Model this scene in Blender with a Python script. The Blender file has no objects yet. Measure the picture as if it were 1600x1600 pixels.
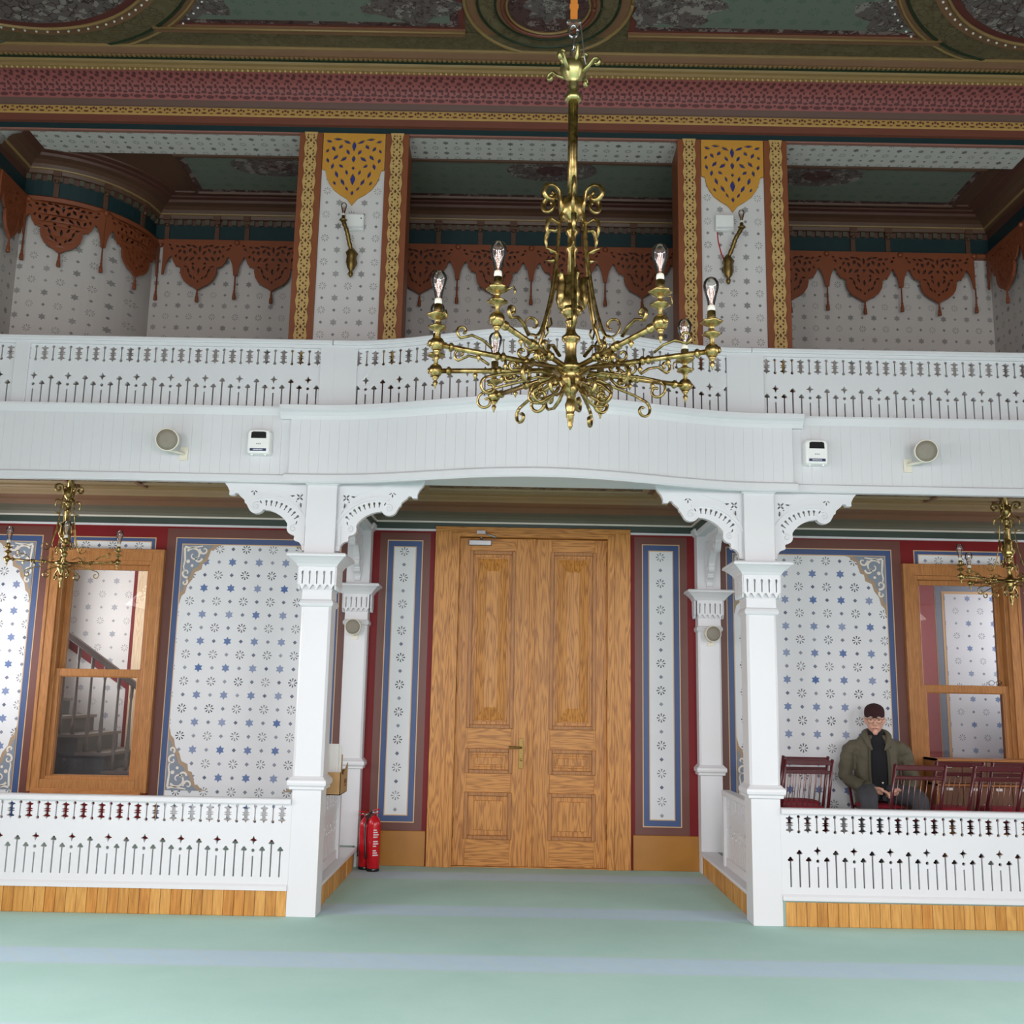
import bpy, bmesh, math, random
from mathutils import Vector, Matrix
random.seed(7)
PI = math.pi
scene = bpy.context.scene
COL = scene.collection

# ---------------------------------------------------------------- camera
cd = bpy.data.cameras.new('camera'); cam = bpy.data.objects.new('camera', cd); COL.objects.link(cam)
pitch, yaw, roll = math.radians(10.03), math.radians(-.1), math.radians(1.09)
_f = Vector((math.sin(yaw)*math.cos(pitch), math.cos(yaw)*math.cos(pitch), math.sin(pitch)))
_r = Vector((math.cos(yaw), -math.sin(yaw), 0)); _u = _r.cross(_f)
_r2 = math.cos(roll)*_r + math.sin(roll)*_u; _u2 = -math.sin(roll)*_r + math.cos(roll)*_u
m = Matrix.Identity(4)
for i in range(3):
    m[i][0] = _r2[i]; m[i][1] = _u2[i]; m[i][2] = -_f[i]
m.translation = Vector((-.195, 0, 1.55)); cam.matrix_world = m
cd.sensor_width = 36; cd.sensor_height = 36; cd.sensor_fit = 'HORIZONTAL'; cd.lens = 36.0
cd.clip_start = .05; cd.clip_end = 200
scene.camera = cam

# ---------------------------------------------------------------- world, exposure
w = bpy.data.worlds.new('world'); scene.world = w; w.use_nodes = True
w.node_tree.nodes['Background'].inputs[0].default_value = (.80, .90, 1, 1)
w.node_tree.nodes['Background'].inputs[1].default_value = 1.0
vs = scene.view_settings
vs.view_transform = 'Standard'; vs.look = 'None'; vs.gamma = 1; vs.use_curve_mapping = False
vs.exposure = -0.66

# ---------------------------------------------------------------- daylight in the window openings of the hall
HX = 5.6
RY = -5.0
SIDE_WIN = [(-3.6, 1.6), (-1.2, 1.6), (1.2, 1.6), (3.5, 1.6)]         # centre y, width
SIDE_Z = (.9, 4.2)
REAR_WIN = [(-3.6, 1.5), (0, 1.5), (3.6, 1.5)]
REAR_Z = (.9, 4.2)
def area(name, loc, direction, sx, sy, power, col=(1, 1, 1)):
    l = bpy.data.lights.new(name, 'AREA'); l.shape = 'RECTANGLE'; l.size = sx; l.size_y = sy
    l.energy = power; l.color = col; l.spread = math.radians(150)
    o = bpy.data.objects.new(name, l); COL.objects.link(o)
    o.location = loc; o.rotation_euler = Vector(direction).to_track_quat('-Z', 'Z').to_euler()
    return o
DAY = (1.0, .955, .965)
for yc, wd in SIDE_WIN:
    h = SIDE_Z[1]-SIDE_Z[0]; zc = (SIDE_Z[0]+SIDE_Z[1])/2
    area('daylight', (-HX-.12, yc, zc), (1, 0, -1.0), wd, h, 260, DAY)
    area('daylight', (HX+.12, yc, zc), (-1, 0, -1.0), wd, h, 200, DAY)
for xc, wd in REAR_WIN:
    area('daylight', (xc, RY-.12, (REAR_Z[0]+REAR_Z[1])/2), (0, 1, -.8), wd, REAR_Z[1]-REAR_Z[0], 420, DAY)
area('daylight', (-HX-.12, 8.6, 1.9), (1, 0, 0), 1.2, 1.9, 95, DAY)       # vestibule end windows
area('daylight', (HX+.12, 8.6, 1.9), (-1, 0, 0), 1.2, 1.9, 38, DAY)
area('daylight', (-HX-.12, 11.2, 2.3), (1, 0, 0), 1.6, 2.4, 115, DAY)     # unseen windows added to light the stair room and side room
area('daylight', (HX+.12, 11.0, 2.3), (-1, 0, 0), 1.4, 2.4, 60, DAY)
# ---------------------------------------------------------------- material helpers
def S(r, g, b):
    f = lambda c: (c/255/12.92) if c/255 <= .04045 else ((c/255+.055)/1.055)**2.4
    return (f(r), f(g), f(b), 1)
class NT:
    def __init__(s, name):
        s.mat = bpy.data.materials.new(name); s.mat.use_nodes = True
        s.t = s.mat.node_tree; s.b = s.t.nodes['Principled BSDF']
    def n(s, typ, **kw):
        nd = s.t.nodes.new(typ)
        for k, v in kw.items(): setattr(nd, k, v)
        return nd
    def set(s, sock, v):
        if isinstance(v, bpy.types.NodeSocket): s.t.links.new(v, sock)
        else: sock.default_value = v
    def m(s, op, a, b=None, c=None):
        nd = s.n('ShaderNodeMath', operation=op)
        s.set(nd.inputs[0], a)
        if b is not None: s.set(nd.inputs[1], b)
        if c is not None: s.set(nd.inputs[2], c)
        return nd.outputs[0]
    def xyz(s, vec=None):
        if vec is None: vec = s.n('ShaderNodeTexCoord').outputs['Object']
        nd = s.n('ShaderNodeSeparateXYZ'); s.t.links.new(vec, nd.inputs[0]); return nd.outputs
    def vec(s, x, y, z=0.0):
        nd = s.n('ShaderNodeCombineXYZ')
        for i, v in enumerate((x, y, z)): s.set(nd.inputs[i], v)
        return nd.outputs[0]
    def noise(s, scale, detail=3, vec=None, rough=.5, out='Fac'):
        nd = s.n('ShaderNodeTexNoise'); nd.inputs['Scale'].default_value = scale
        nd.inputs['Detail'].default_value = detail; nd.inputs['Roughness'].default_value = rough
        if vec is None: vec = s.n('ShaderNodeTexCoord').outputs['Object']
        s.t.links.new(vec, nd.inputs['Vector']); return nd.outputs[out]
    def mix(s, f, a, b):
        nd = s.n('ShaderNodeMix', data_type='RGBA')
        s.set(nd.inputs[0], f); s.set(nd.inputs[6], a); s.set(nd.inputs[7], b); return nd.outputs[2]
    def ramp(s, f, stops):
        nd = s.n('ShaderNodeValToRGB'); s.t.links.new(f, nd.inputs[0]); e = nd.color_ramp.elements
        while len(e) < len(stops): e.new(.5)
        for i, (p, c) in enumerate(stops): e[i].position = p; e[i].color = c
        return nd.outputs[0]
    def scaled(s, sx, sy, sz):
        mp = s.n('ShaderNodeMapping'); mp.inputs['Scale'].default_value = (sx, sy, sz)
        s.t.links.new(s.n('ShaderNodeTexCoord').outputs['Object'], mp.inputs[0]); return mp.outputs[0]
    def bump(s, h, strength=.2, dist=.01):
        nd = s.n('ShaderNodeBump'); nd.inputs['Strength'].default_value = strength; nd.inputs['Distance'].default_value = dist
        s.t.links.new(h, nd.inputs['Height']); s.t.links.new(nd.outputs[0], s.b.inputs['Normal'])
    def done(s, col=None, rough=.5, metal=0.0, spec=.5):
        if col is not None: s.set(s.b.inputs['Base Color'], col)
        s.set(s.b.inputs['Roughness'], rough); s.set(s.b.inputs['Metallic'], metal)
        s.b.inputs['Specular IOR Level'].default_value = spec
        return s.mat
def plain(name, rgb, rough=.5, metal=0.0, var=.08, scale=6, spec=.5):
    t = NT(name); c = S(*rgb); d = tuple(x*(1-var) for x in c[:3])+(1,)
    return t.done(t.mix(t.noise(scale, 4), d, c), rough, metal, spec)
def wood(name, dark, light, rough=.42, axis='Z', s=1.0, rings=True):
    t = NT(name)
    sc = {'Z': (9, 9, .8), 'X': (.8, 9, 9), 'Y': (9, .8, 9)}[axis]
    v = t.scaled(*[q*s for q in sc])
    n1 = t.noise(1.6, 2, v, .5)
    wv = t.m('FRACT', t.m('MULTIPLY', n1, 9.0))
    wv = t.m('ABSOLUTE', t.m('SUBTRACT', wv, .5)); wv = t.m('MULTIPLY', wv, 2)
    v2 = t.scaled(*[q*s*7 for q in sc]); n2 = t.noise(1.5, 3, v2, .6)
    f = t.m('ADD', t.m('MULTIPLY', wv, .55 if rings else .2), t.m('MULTIPLY', n2, .45 if rings else .8))
    c = t.ramp(f, [(.12, S(*dark)), (.62, S(*light)), (1, tuple(min(1, x*1.1) for x in S(*light)[:3])+(1,))])
    return t.done(c, rough, 0, .4)
def stencil(name, base, px, pz, x0, z0, cols, axes=(0, 2), size=1.0, fade=.35):
    """painted wall stencil: a lattice of rosettes, lozenges and six-pointed stars"""
    t = NT(name); o = t.xyz()
    u = t.m('DIVIDE', t.m('SUBTRACT', o[axes[0]], x0), px); v = t.m('DIVIDE', t.m('SUBTRACT', o[axes[1]], z0), pz)
    u = t.m('ADD', u, 200.5); v = t.m('ADD', v, 200.5)
    a = t.m('MODULO', t.m('FLOOR', u), 2); b = t.m('MODULO', t.m('FLOOR', v), 2)
    lu = t.m('SUBTRACT', t.m('FRACT', u), .5); lv = t.m('SUBTRACT', t.m('FRACT', v), .5)
    lu = t.m('DIVIDE', lu, size); lv = t.m('DIVIDE', lv, size)
    lu = t.m('MULTIPLY', lu, px/pz)
    r = t.m('SQRT', t.m('ADD', t.m('MULTIPLY', lu, lu), t.m('MULTIPLY', lv, lv))); th = t.m('ARCTAN2', lv, lu)
    dia = t.m('LESS_THAN', t.m('ADD', t.m('ABSOLUTE', lu), t.m('ABSOLUTE', lv)), .125)
    tri = lambda al: t.m('MULTIPLY', r, t.m('COSINE', t.m('SUBTRACT', t.m('MODULO', t.m('ADD', th, 4*PI-al+PI/3), 2*PI/3), PI/3)))
    star = t.m('LESS_THAN', t.m('MINIMUM', tri(PI/6), tri(PI/2)), .136)
    pet = t.m('GREATER_THAN', t.m('COSINE', t.m('MULTIPLY', th, 8)), t.m('MULTIPLY_ADD', r, -2.3, .72))
    ring = t.m('MULTIPLY', t.m('GREATER_THAN', r, .09), t.m('LESS_THAN', r, .265))
    flo = t.m('MULTIPLY', pet, ring)
    ab = t.m('MULTIPLY', a, b); na = t.m('MULTIPLY', t.m('SUBTRACT', 1, a), t.m('SUBTRACT', 1, b))
    ot = t.m('SUBTRACT', t.m('SUBTRACT', 1, ab), na)
    wn = t.n('ShaderNodeTexWhiteNoise', noise_dimensions='2D'); t.t.links.new(t.vec(t.m('FLOOR', u), t.m('FLOOR', v)), wn.inputs['Vector'])
    k = t.m('SUBTRACT', 1, t.m('MULTIPLY', wn.outputs['Value'], fade))
    bc = S(*base); bd = tuple(x*.93 for x in bc[:3])+(1,)
    c = t.mix(t.noise(2.5, 3), bd, bc)
    for msk, sel, cc in ((flo, na, cols[0]), (dia, ot, cols[1]), (star, ab, cols[2])):
        c = t.mix(t.m('MULTIPLY', t.m('MULTIPLY', msk, sel), k), c, S(*cc))
    return t.done(c, .6, 0, .3)
def fretpaint(name, ground, ink, pu, pv, v0, axes=(0, 2), thr=0.0):
    """dense painted interlace for bands too far up to read singly"""
    t = NT(name); o = t.xyz()
    u = t.m('MULTIPLY', o[axes[0]], 2*PI/pu); v = t.m('MULTIPLY', t.m('SUBTRACT', o[axes[1]], v0), 2*PI/pv)
    a = t.m('MULTIPLY', t.m('COSINE', u), t.m('COSINE', v))
    b = t.m('MULTIPLY', t.m('COSINE', t.m('MULTIPLY', u, 2)), t.m('SINE', t.m('MULTIPLY', v, 2)))
    c = t.m('COSINE', t.m('ADD', t.m('MULTIPLY', u, 3), t.m('MULTIPLY', v, 1.0)))
    d = t.m('COSINE', t.m('SUBTRACT', t.m('MULTIPLY', u, 3), t.m('MULTIPLY', v, 1.0)))
    f = t.m('ADD', t.m('ADD', a, t.m('MULTIPLY', b, .8)), t.m('MULTIPLY', t.m('MULTIPLY', c, d), .9))
    msk = t.m('GREATER_THAN', f, thr)
    return t.done(t.mix(msk, S(*ground), S(*ink)), .55, 0, .3)
def rowdots(name, ground, ink, rows):
    """painted openwork band: rows of leaf-shaped spots (height, pitch, phase, half width, half height)"""
    t = NT(name); o = t.xyz(); acc = None
    for z0, p, ph, a, b in rows:
        du = t.m('MULTIPLY', t.m('SUBTRACT', t.m('FRACT', t.m('MULTIPLY_ADD', o[0], 1/p, 100+ph)), .5), p/a); dv = t.m('MULTIPLY', t.m('SUBTRACT', o[2], z0), 1/b)
        k = t.m('LESS_THAN', t.m('ADD', t.m('MULTIPLY', du, du), t.m('MULTIPLY', dv, dv)), 1); acc = k if acc is None else t.m('MAXIMUM', acc, k)
    return t.done(t.mix(acc, S(*ground), S(*ink)), .55, 0, .3)
def floral(name, base, ink, pale, scale=7):
    """ceiling painting: mottled ground with scrolls and blossoms"""
    t = NT(name)
    v = t.n('ShaderNodeTexVoronoi', feature='DISTANCE_TO_EDGE'); v.inputs['Scale'].default_value = scale
    dv = t.n('ShaderNodeVectorMath', operation='ADD'); t.t.links.new(t.n('ShaderNodeTexCoord').outputs['Object'], dv.inputs[0])
    ns = t.n('ShaderNodeTexNoise'); ns.inputs['Scale'].default_value = scale*1.3
    sc = t.n('ShaderNodeVectorMath', operation='SCALE'); sc.inputs['Scale'].default_value = .12
    t.t.links.new(ns.outputs['Color'], sc.inputs[0]); t.t.links.new(sc.outputs[0], dv.inputs[1]); t.t.links.new(dv.outputs[0], v.inputs['Vector'])
    e = t.m('LESS_THAN', v.outputs['Distance'], .055)
    n = t.m('GREATER_THAN', t.noise(scale*.8, 3), .55)
    c = t.mix(n, S(*base), S(*pale)); c = t.mix(t.m('MULTIPLY', e, t.m('GREATER_THAN', t.noise(scale*.5, 1), .42)), c, S(*ink))
    return t.done(c, .6, 0, .3)
def glassy(name, tint=(1, 1, 1, 1), refl=.06, rough=.02, ior=1.5):
    t = NT(name); nt = t.t; out = nt.nodes['Material Output']
    tr = t.n('ShaderNodeBsdfTransparent'); tr.inputs[0].default_value = tint
    gl = t.n('ShaderNodeBsdfGlossy'); gl.inputs['Roughness'].default_value = rough
    fr = t.n('ShaderNodeFresnel'); fr.inputs[0].default_value = ior
    mx = t.n('ShaderNodeMixShader'); nt.links.new(t.m('ADD', fr.outputs[0], refl), mx.inputs[0])
    nt.links.new(tr.outputs[0], mx.inputs[1]); nt.links.new(gl.outputs[0], mx.inputs[2]); nt.links.new(mx.outputs[0], out.inputs[0])
    nt.nodes.remove(t.b); return t.mat

M = {}
M['white'] = plain('white_paint', (215, 215, 218), .35, var=.03, scale=3)
M['white_satin'] = plain('white_satin', (212, 213, 216), .3, var=.04, scale=3)
M['cool_white'] = plain('soffit_paint', (208, 218, 220), .45, var=.03)
GREY3 = ((62, 66, 74), (84, 94, 118), (74, 104, 158))
BASE = (224, 226, 229)
M['st_left'] = stencil('stencil_left', BASE, .1265, .124, -3.23, 2.349, GREY3, size=1.25)
M['st_right'] = stencil('stencil_right', BASE, .132, .124, 2.508, 2.344, GREY3, size=1.25)
M['st_dl'] = stencil('stencil_door_left', BASE, .17, .1246, -1.225, 2.855, GREY3, size=1.25)
M['st_dr'] = stencil('stencil_door_right', BASE, .17, .1246, 1.203, 2.845, GREY3, size=1.25)
M['st_small'] = stencil('stencil_small', BASE, .1265, .124, -4.0, 2.86, GREY3, size=1.25)
FADE3 = ((132, 130, 126), (120, 118, 116), (128, 126, 124))
M['st_gal'] = stencil('stencil_gallery', (196, 190, 186), .115, .115, 0, 4.7, FADE3, size=1.1)
M['st_pil'] = stencil('stencil_pillar', (214, 210, 210), .108, .108, -1.635, 4.7, FADE3, size=1.15)
M['st_pilr'] = stencil('stencil_pillar_r', (214, 210, 210), .108, .108, 1.635, 4.7, FADE3, size=1.15)
M['st_soffit'] = stencil('stencil_soffit', (206, 202, 196), .095, .085, 0, 8.22, ((105, 100, 98), (100, 96, 94), (110, 104, 100)), axes=(0, 1), size=1.35)
M['st_side'] = stencil('stencil_side', (190, 184, 180), .115, .115, 9.0, 4.7, FADE3, axes=(1, 2), size=1.1)
M['shell'] = plain('hall_wall_paint', (150, 138, 132), .6)
M['burgundy'] = plain('burgundy_paint', (120, 22, 26), .5, var=.1, spec=.25)
M['brownband'] = plain('brown_band_paint', (104, 58, 48), .45)
M['blue'] = plain('blue_band_paint', (58, 82, 130), .45, var=.15)
M['goldline'] = plain('gold_line_paint', (214, 178, 132), .45)
M['taupe'] = plain('taupe_paint', (166, 142, 116), .5)
M['slate'] = plain('slate_paint', (128, 138, 152), .5)
M['cream'] = plain('cream_paint', (226, 218, 206), .5)
M['oak'] = wood('oak', (148, 90, 34), (200, 138, 66))
M['oak_h'] = wood('oak_across', (148, 90, 34), (200, 138, 66), axis='X')
M['oak_frame'] = wood('oak_frame', (130, 82, 40), (176, 120, 66), rings=False)
M['oak_frame_h'] = wood('oak_frame_across', (136, 80, 38), (184, 120, 62), axis='X', rings=False)
PINES = [wood('pine_%s' % k, d, l, axis='Z', s=.8, rings=False) for k, d, l in (('honey', (152, 98, 40), (198, 144, 72)), ('amber', (142, 88, 34), (190, 134, 62)), ('pale', (164, 110, 48), (206, 154, 82)), ('red', (146, 88, 36), (196, 136, 62)))]
M['skirt'] = plain('varnished_board', (176, 118, 40), .35, var=.25, scale=5)
M['brown_wood'] = plain('brown_board', (138, 76, 44), .5, var=.2)
M['rust'] = plain('rust_wood', (134, 70, 40), .5, var=.2)
M['gold_wood'] = plain('gilded_wood', (200, 164, 104), .45, var=.15)
M['orange_gold'] = plain('orange_gilding', (206, 148, 58), .45, var=.12)
M['deep_blue'] = plain('deep_blue_paint', (46, 54, 134), .5)
M['dark_backing'] = plain('dark_backing', (58, 40, 40), .6)
M['teal'] = plain('teal_paint', (18, 46, 50), .5)
M['green_dark'] = plain('dark_green_paint', (52, 66, 58), .5)
M['green_black'] = plain('green_groove_paint', (28, 44, 24), .5)
M['olive'] = plain('olive_paint', (104, 98, 82), .5, var=.15)
M['brown_mould'] = plain('brown_moulding', (128, 92, 66), .5, var=.2)
M['khaki'] = plain('khaki_moulding', (158, 134, 98), .5, var=.15)
M['gold_mould'] = plain('gold_moulding', (146, 118, 74), .45, var=.2)
M['red_brown'] = plain('red_brown_moulding', (116, 64, 48), .5, var=.15)
M['grey_brown'] = plain('grey_brown_moulding', (104, 78, 70), .5)
M['ceil_olive'] = floral('ceiling_border_paint', (98, 86, 62), (78, 66, 46), (104, 92, 68), 16)
M['gal_brown'] = plain('gallery_brown', (92, 64, 48), .5, var=.2)
M['gal_red'] = plain('gallery_red_brown', (86, 52, 42), .5, var=.2)
M['gal_dentil'] = plain('gallery_dentil', (84, 80, 66), .5)
M['ceil_panel'] = stencil('ceiling_panel_paint', (106, 114, 102), .13, .13, 0, 7.2, ((84, 100, 88), (92, 104, 90), (88, 102, 90)), axes=(0, 1), size=1.4)
M['ceil_floral'] = floral('ceiling_blossom_paint', (98, 88, 86), (60, 48, 46), (136, 128, 122), 14)
M['ceil_dark'] = floral('ceiling_plum_paint', (82, 58, 56), (56, 38, 40), (124, 108, 104), 12)
M['cove_red'] = rowdots('cove_red_paint', (146, 84, 80), (92, 50, 52), [(6.580, .105, 0, .034, .014), (6.588, .105, .5, .012, .010), (6.610, .105, 0, .020, .008), (6.616, .105, .5, .026, .010), (6.632, .0525, .25, .009, .010), (6.646, .105, .0, .026, .007), (6.652, .105, .5, .012, .012), (6.668, .0525, .0, .010, .006), (6.680, .105, .5, .020, .006), (6.690, .105, .0, .020, .006), (6.698, .0525, .25, .014, .0035)])
M['gold_band'] = rowdots('gold_band_paint', (176, 138, 78), (88, 50, 38), [(6.482, .128, 0, .012, .010), (6.474, .128, .18, .009, .011), (6.474, .128, -.18, .009, .011), (6.452, .128, .5, .022, .008), (6.485, .128, .5, .014, .006), (6.448, .128, .0, .014, .005)])
M['vest_panel'] = floral('vestibule_ceiling_paint', (112, 96, 76), (70, 52, 42), (140, 126, 104), 14)
_t = NT('carpet'); _o = _t.xyz()
_per = _t.m('MODULO', _t.m('ADD', _t.m('SUBTRACT', _o[1], 6.33), 14.2+.21), 1.42)
_st = _t.m('MINIMUM', 1, _t.m('MAXIMUM', 0, _t.m('DIVIDE', _t.m('SUBTRACT', _t.m('ADD', .20, _t.m('MULTIPLY', _t.noise(9, 2), .02)), _t.m('ABSOLUTE', _t.m('SUBTRACT', _per, .21))), .07)))
_ed = _t.m('ADD', _t.m('LESS_THAN', _t.m('ABSOLUTE', _t.m('SUBTRACT', _per, .03)), .018), _t.m('LESS_THAN', _t.m('ABSOLUTE', _t.m('SUBTRACT', _per, .39)), .018))
_zz = _t.m('LESS_THAN', _t.m('ABSOLUTE', _t.m('SUBTRACT', _t.m('FRACT', _t.m('ADD', _t.m('MULTIPLY', _o[0], 3.6), _t.m('MULTIPLY', _per, 2.4))), .5)), .05)
_c = _t.mix(_t.noise(1.3, 5, None, .65), S(166, 206, 196), S(200, 230, 222))
_c = _t.mix(_t.m('MULTIPLY', _t.noise(60, 2), .5), _c, S(172, 210, 202))
_s = _t.mix(_t.noise(8, 3), S(188, 212, 236), S(202, 222, 242)); _s = _t.mix(_t.m('MULTIPLY', _zz, .35), _s, S(206, 218, 220))
_c = _t.mix(_t.m('MULTIPLY', _st, .7), _c, _s); _c = _t.mix(_t.m('MULTIPLY', _ed, .35), _c, S(196, 212, 216))
_t.bump(_t.noise(220, 2), .15, .004)
M['carpet'] = _t.done(_c, .95, 0, .1)
M['plat_carpet'] = plain('platform_carpet', (150, 172, 164), .95, var=.1, spec=.1)
_t = NT('brass'); _n = _t.noise(40, 4)
M['brass'] = _t.done(_t.ramp(_n, [(.3, S(104, 86, 48)), (.6, S(182, 158, 102)), (1, S(210, 190, 138))]), .3, 1.0)
_t = NT('pale_brass'); M['brass_pale'] = _t.done(_t.mix(_t.noise(50, 3), S(150, 146, 92), S(196, 186, 130)), .35, 1.0)
_t = NT('old_brass'); M['brass_old'] = _t.done(_t.mix(_t.noise(50, 3), S(96, 78, 44), S(150, 124, 72)), .4, .9)
M['bulb'] = glassy('bulb_glass', (.93, .92, .9, 1), .07, .09)
M['pane'] = glassy('window_pane', (.97, .98, .98, 1), .0, .01)
M['filament'] = plain('filament', (196, 122, 62), .4)
M['socket'] = plain('socket_white', (226, 222, 208), .4)
M['chrome'] = plain('chrome', (190, 190, 196), .2, 1.0)
M['steel'] = plain('brushed_steel', (170, 172, 176), .35, .9)
M['strap'] = plain('orange_strap', (196, 118, 40), .6)
M['speaker_shell'] = plain('speaker_shell', (226, 220, 204), .4)
M['speaker_grille'] = plain('speaker_grille', (146, 138, 124), .6, scale=120, var=.3)
M['plastic'] = plain('white_plastic', (240, 240, 238), .3, var=.02)
M['black'] = plain('black_plastic', (22, 22, 24), .25)
M['navy'] = plain('navy_label', (34, 46, 92), .4)
M['ink_white'] = plain('print_white', (232, 232, 236), .5)
M['ink_grey'] = plain('print_grey', (130, 130, 134), .5)
M['ext_red'] = plain('extinguisher_red', (196, 20, 34), .22, var=.08)
M['cardboard'] = plain('cardboard', (176, 138, 92), .8, var=.15)
M['paper'] = plain('paper', (232, 230, 226), .7, var=.05)
M['maroon'] = plain('maroon_lacquer', (84, 22, 30), .2, var=.2)
M['red_cloth'] = plain('red_velour', (148, 26, 44), .9, var=.25, scale=40)
M['rod'] = plain('chair_rod', (150, 112, 108), .3, .7)
M['cab_wood'] = wood('cabinet_wood', (120, 72, 36), (176, 116, 64), axis='X', rings=False)
M['cab_dark'] = plain('cabinet_inside', (122, 84, 62), .6, var=.2)
M['stair_grey'] = plain('stair_grey', (92, 96, 100), .5, var=.2)
M['stair_rail'] = plain('stair_rail', (122, 116, 112), .45)
M['pale_wood'] = wood('pale_panel', (214, 182, 140), (236, 212, 178), axis='Z', rings=True)

# ---------------------------------------------------------------- mesh helpers
class MB:
    def __init__(s): s.v = []; s.f = []; s.sm = []
    def add(s, vs, fs, smooth=False, mtx=None):
        k = len(s.v)
        for p in vs: s.v.append(tuple(mtx @ Vector(p)) if mtx is not None else tuple(p))
        for f in fs: s.f.append([i+k for i in f]); s.sm.append(smooth)
        return s
    def box(s, x0, x1, y0, y1, z0, z1, mtx=None):
        vs = [(x, y, z) for x in (x0, x1) for y in (y0, y1) for z in (z0, z1)]
        return s.add(vs, [(0, 1, 3, 2), (4, 6, 7, 5), (0, 4, 5, 1), (2, 3, 7, 6), (0, 2, 6, 4), (1, 5, 7, 3)], mtx=mtx)
    def cbox(s, c, d, mtx=None):
        return s.box(c[0]-d[0]/2, c[0]+d[0]/2, c[1]-d[1]/2, c[1]+d[1]/2, c[2]-d[2]/2, c[2]+d[2]/2, mtx)
    def lathe(s, prof, n=12, c=(0, 0, 0), mtx=None, smooth=True, lobes=0, la=0.0, hx=1, hy=1):
        vs = []; fs = []
        for r, z in prof:
            for i in range(n):
                a = 2*PI*i/n; rr = r*(1+la*math.cos(lobes*a)) if lobes else r
                vs.append((c[0]+rr*math.cos(a)*hx, c[1]+rr*math.sin(a)*hy, c[2]+z))
        for k in range(len(prof)-1):
            for i in range(n):
                j = (i+1) % n; fs.append((k*n+i, k*n+j, (k+1)*n+j, (k+1)*n+i))
        fs.append(tuple(range(n-1, -1, -1))); fs.append(tuple((len(prof)-1)*n+i for i in range(n)))
        return s.add(vs, fs, smooth, mtx)
    def tube(s, pts, r, n=8, mtx=None, smooth=True, flat=1.0, up=None):
        pts = [Vector(p) for p in pts]; N = len(pts)
        if N < 2: return s
        rs = r if isinstance(r, (list, tuple)) else [r]*N
        vs = []; fs = []; prev = None
        for i, p in enumerate(pts):
            t = (pts[min(i+1, N-1)]-pts[max(i-1, 0)])
            if t.length < 1e-9: t = Vector((0, 0, 1))
            t.normalize()
            if prev is None:
                ref = up if up is not None else (Vector((0, 0, 1)) if abs(t.z) < .9 else Vector((1, 0, 0)))
                a = (Vector(ref)-t*t.dot(Vector(ref))).normalized()
            else:
                a = prev-t*t.dot(prev); a = a.normalized() if a.length > 1e-6 else t.orthogonal().normalized()
            prev = a; b = t.cross(a)
            for k in range(n):
                an = 2*PI*k/n; vs.append(p+a*(rs[i]*math.cos(an))+b*(rs[i]*flat*math.sin(an)))
        for i in range(N-1):
            for k in range(n):
                j = (k+1) % n; fs.append((i*n+k, i*n+j, (i+1)*n+j, (i+1)*n+k))
        fs.append(tuple(range(n-1, -1, -1))); fs.append(tuple((N-1)*n+k for k in range(n)))
        return s.add(vs, fs, smooth, mtx)
    def ball(s, c, r, n=10, mtx=None, sc=(1, 1, 1)):
        k = max(4, n//2+1)
        prof = [(max(1e-4, r*math.sin(PI*i/k)), -r*math.cos(PI*i/k)*sc[2]) for i in range(k+1)]
        return s.lathe(prof, n, c, mtx, hx=sc[0], hy=sc[1])
    def prism(s, poly, fn, d0, d1, smooth=False):
        n = len(poly); vs = [fn(u, v, d0) for u, v in poly]+[fn(u, v, d1) for u, v in poly]
        fs = [tuple(range(n-1, -1, -1)), tuple(range(n, 2*n))]+[(i, (i+1) % n, n+(i+1) % n, n+i) for i in range(n)]
        return s.add(vs, fs, smooth)
    def sq(s, prof, c=(0, 0), mtx=None):
        """square-section loft: prof = (half_x, half_y, z)"""
        vs = []; fs = []
        for hx, hy, z in prof: vs += [(c[0]-hx, c[1]-hy, z), (c[0]+hx, c[1]-hy, z), (c[0]+hx, c[1]+hy, z), (c[0]-hx, c[1]+hy, z)]
        for k in range(len(prof)-1):
            for i in range(4): j = (i+1) % 4; fs.append((4*k+i, 4*k+j, 4*k+4+j, 4*k+4+i))
        fs.append((3, 2, 1, 0)); q = 4*len(prof)-4; fs.append((q, q+1, q+2, q+3))
        return s.add(vs, fs, False, mtx)
    def strip(s, x0, x1, prof, closed=True):
        """profile of (y, z) run along x"""
        n = len(prof); vs = [(x0, y, z) for y, z in prof]+[(x1, y, z) for y, z in prof]
        fs = [(i, (i+1) % n, n+(i+1) % n, n+i) for i in range(n if closed else n-1)]
        if closed: fs += [tuple(range(n-1, -1, -1)), tuple(range(n, 2*n))]
        return s.add(vs, fs)
    def ring(s, x0, x1, y0, y1, prof, front=True):
        """open mitred moulding round the inside of a rectangle: prof = (inset, z)"""
        vs = []; fs = []
        for i, z in prof: j_ = i if front else 0; vs += [(x0+i, y0+j_, z), (x1-i, y0+j_, z), (x1-i, y1-i, z), (x0+i, y1-i, z)]
        for k in range(len(prof)-1):
            for i in range(0 if front else 1, 4): j = (i+1) % 4; fs.append((4*k+i, 4*k+4+i, 4*k+4+j, 4*k+j))
        return s.add(vs, fs)
    def frame(s, x0, x1, z0, z1, wd, y0, y1):
        s.box(x0, x0+wd, y0, y1, z0, z1); s.box(x1-wd, x1, y0, y1, z0, z1)
        s.box(x0+wd, x1-wd, y0, y1, z0, z0+wd); s.box(x0+wd, x1-wd, y0, y1, z1-wd, z1); return s
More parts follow.
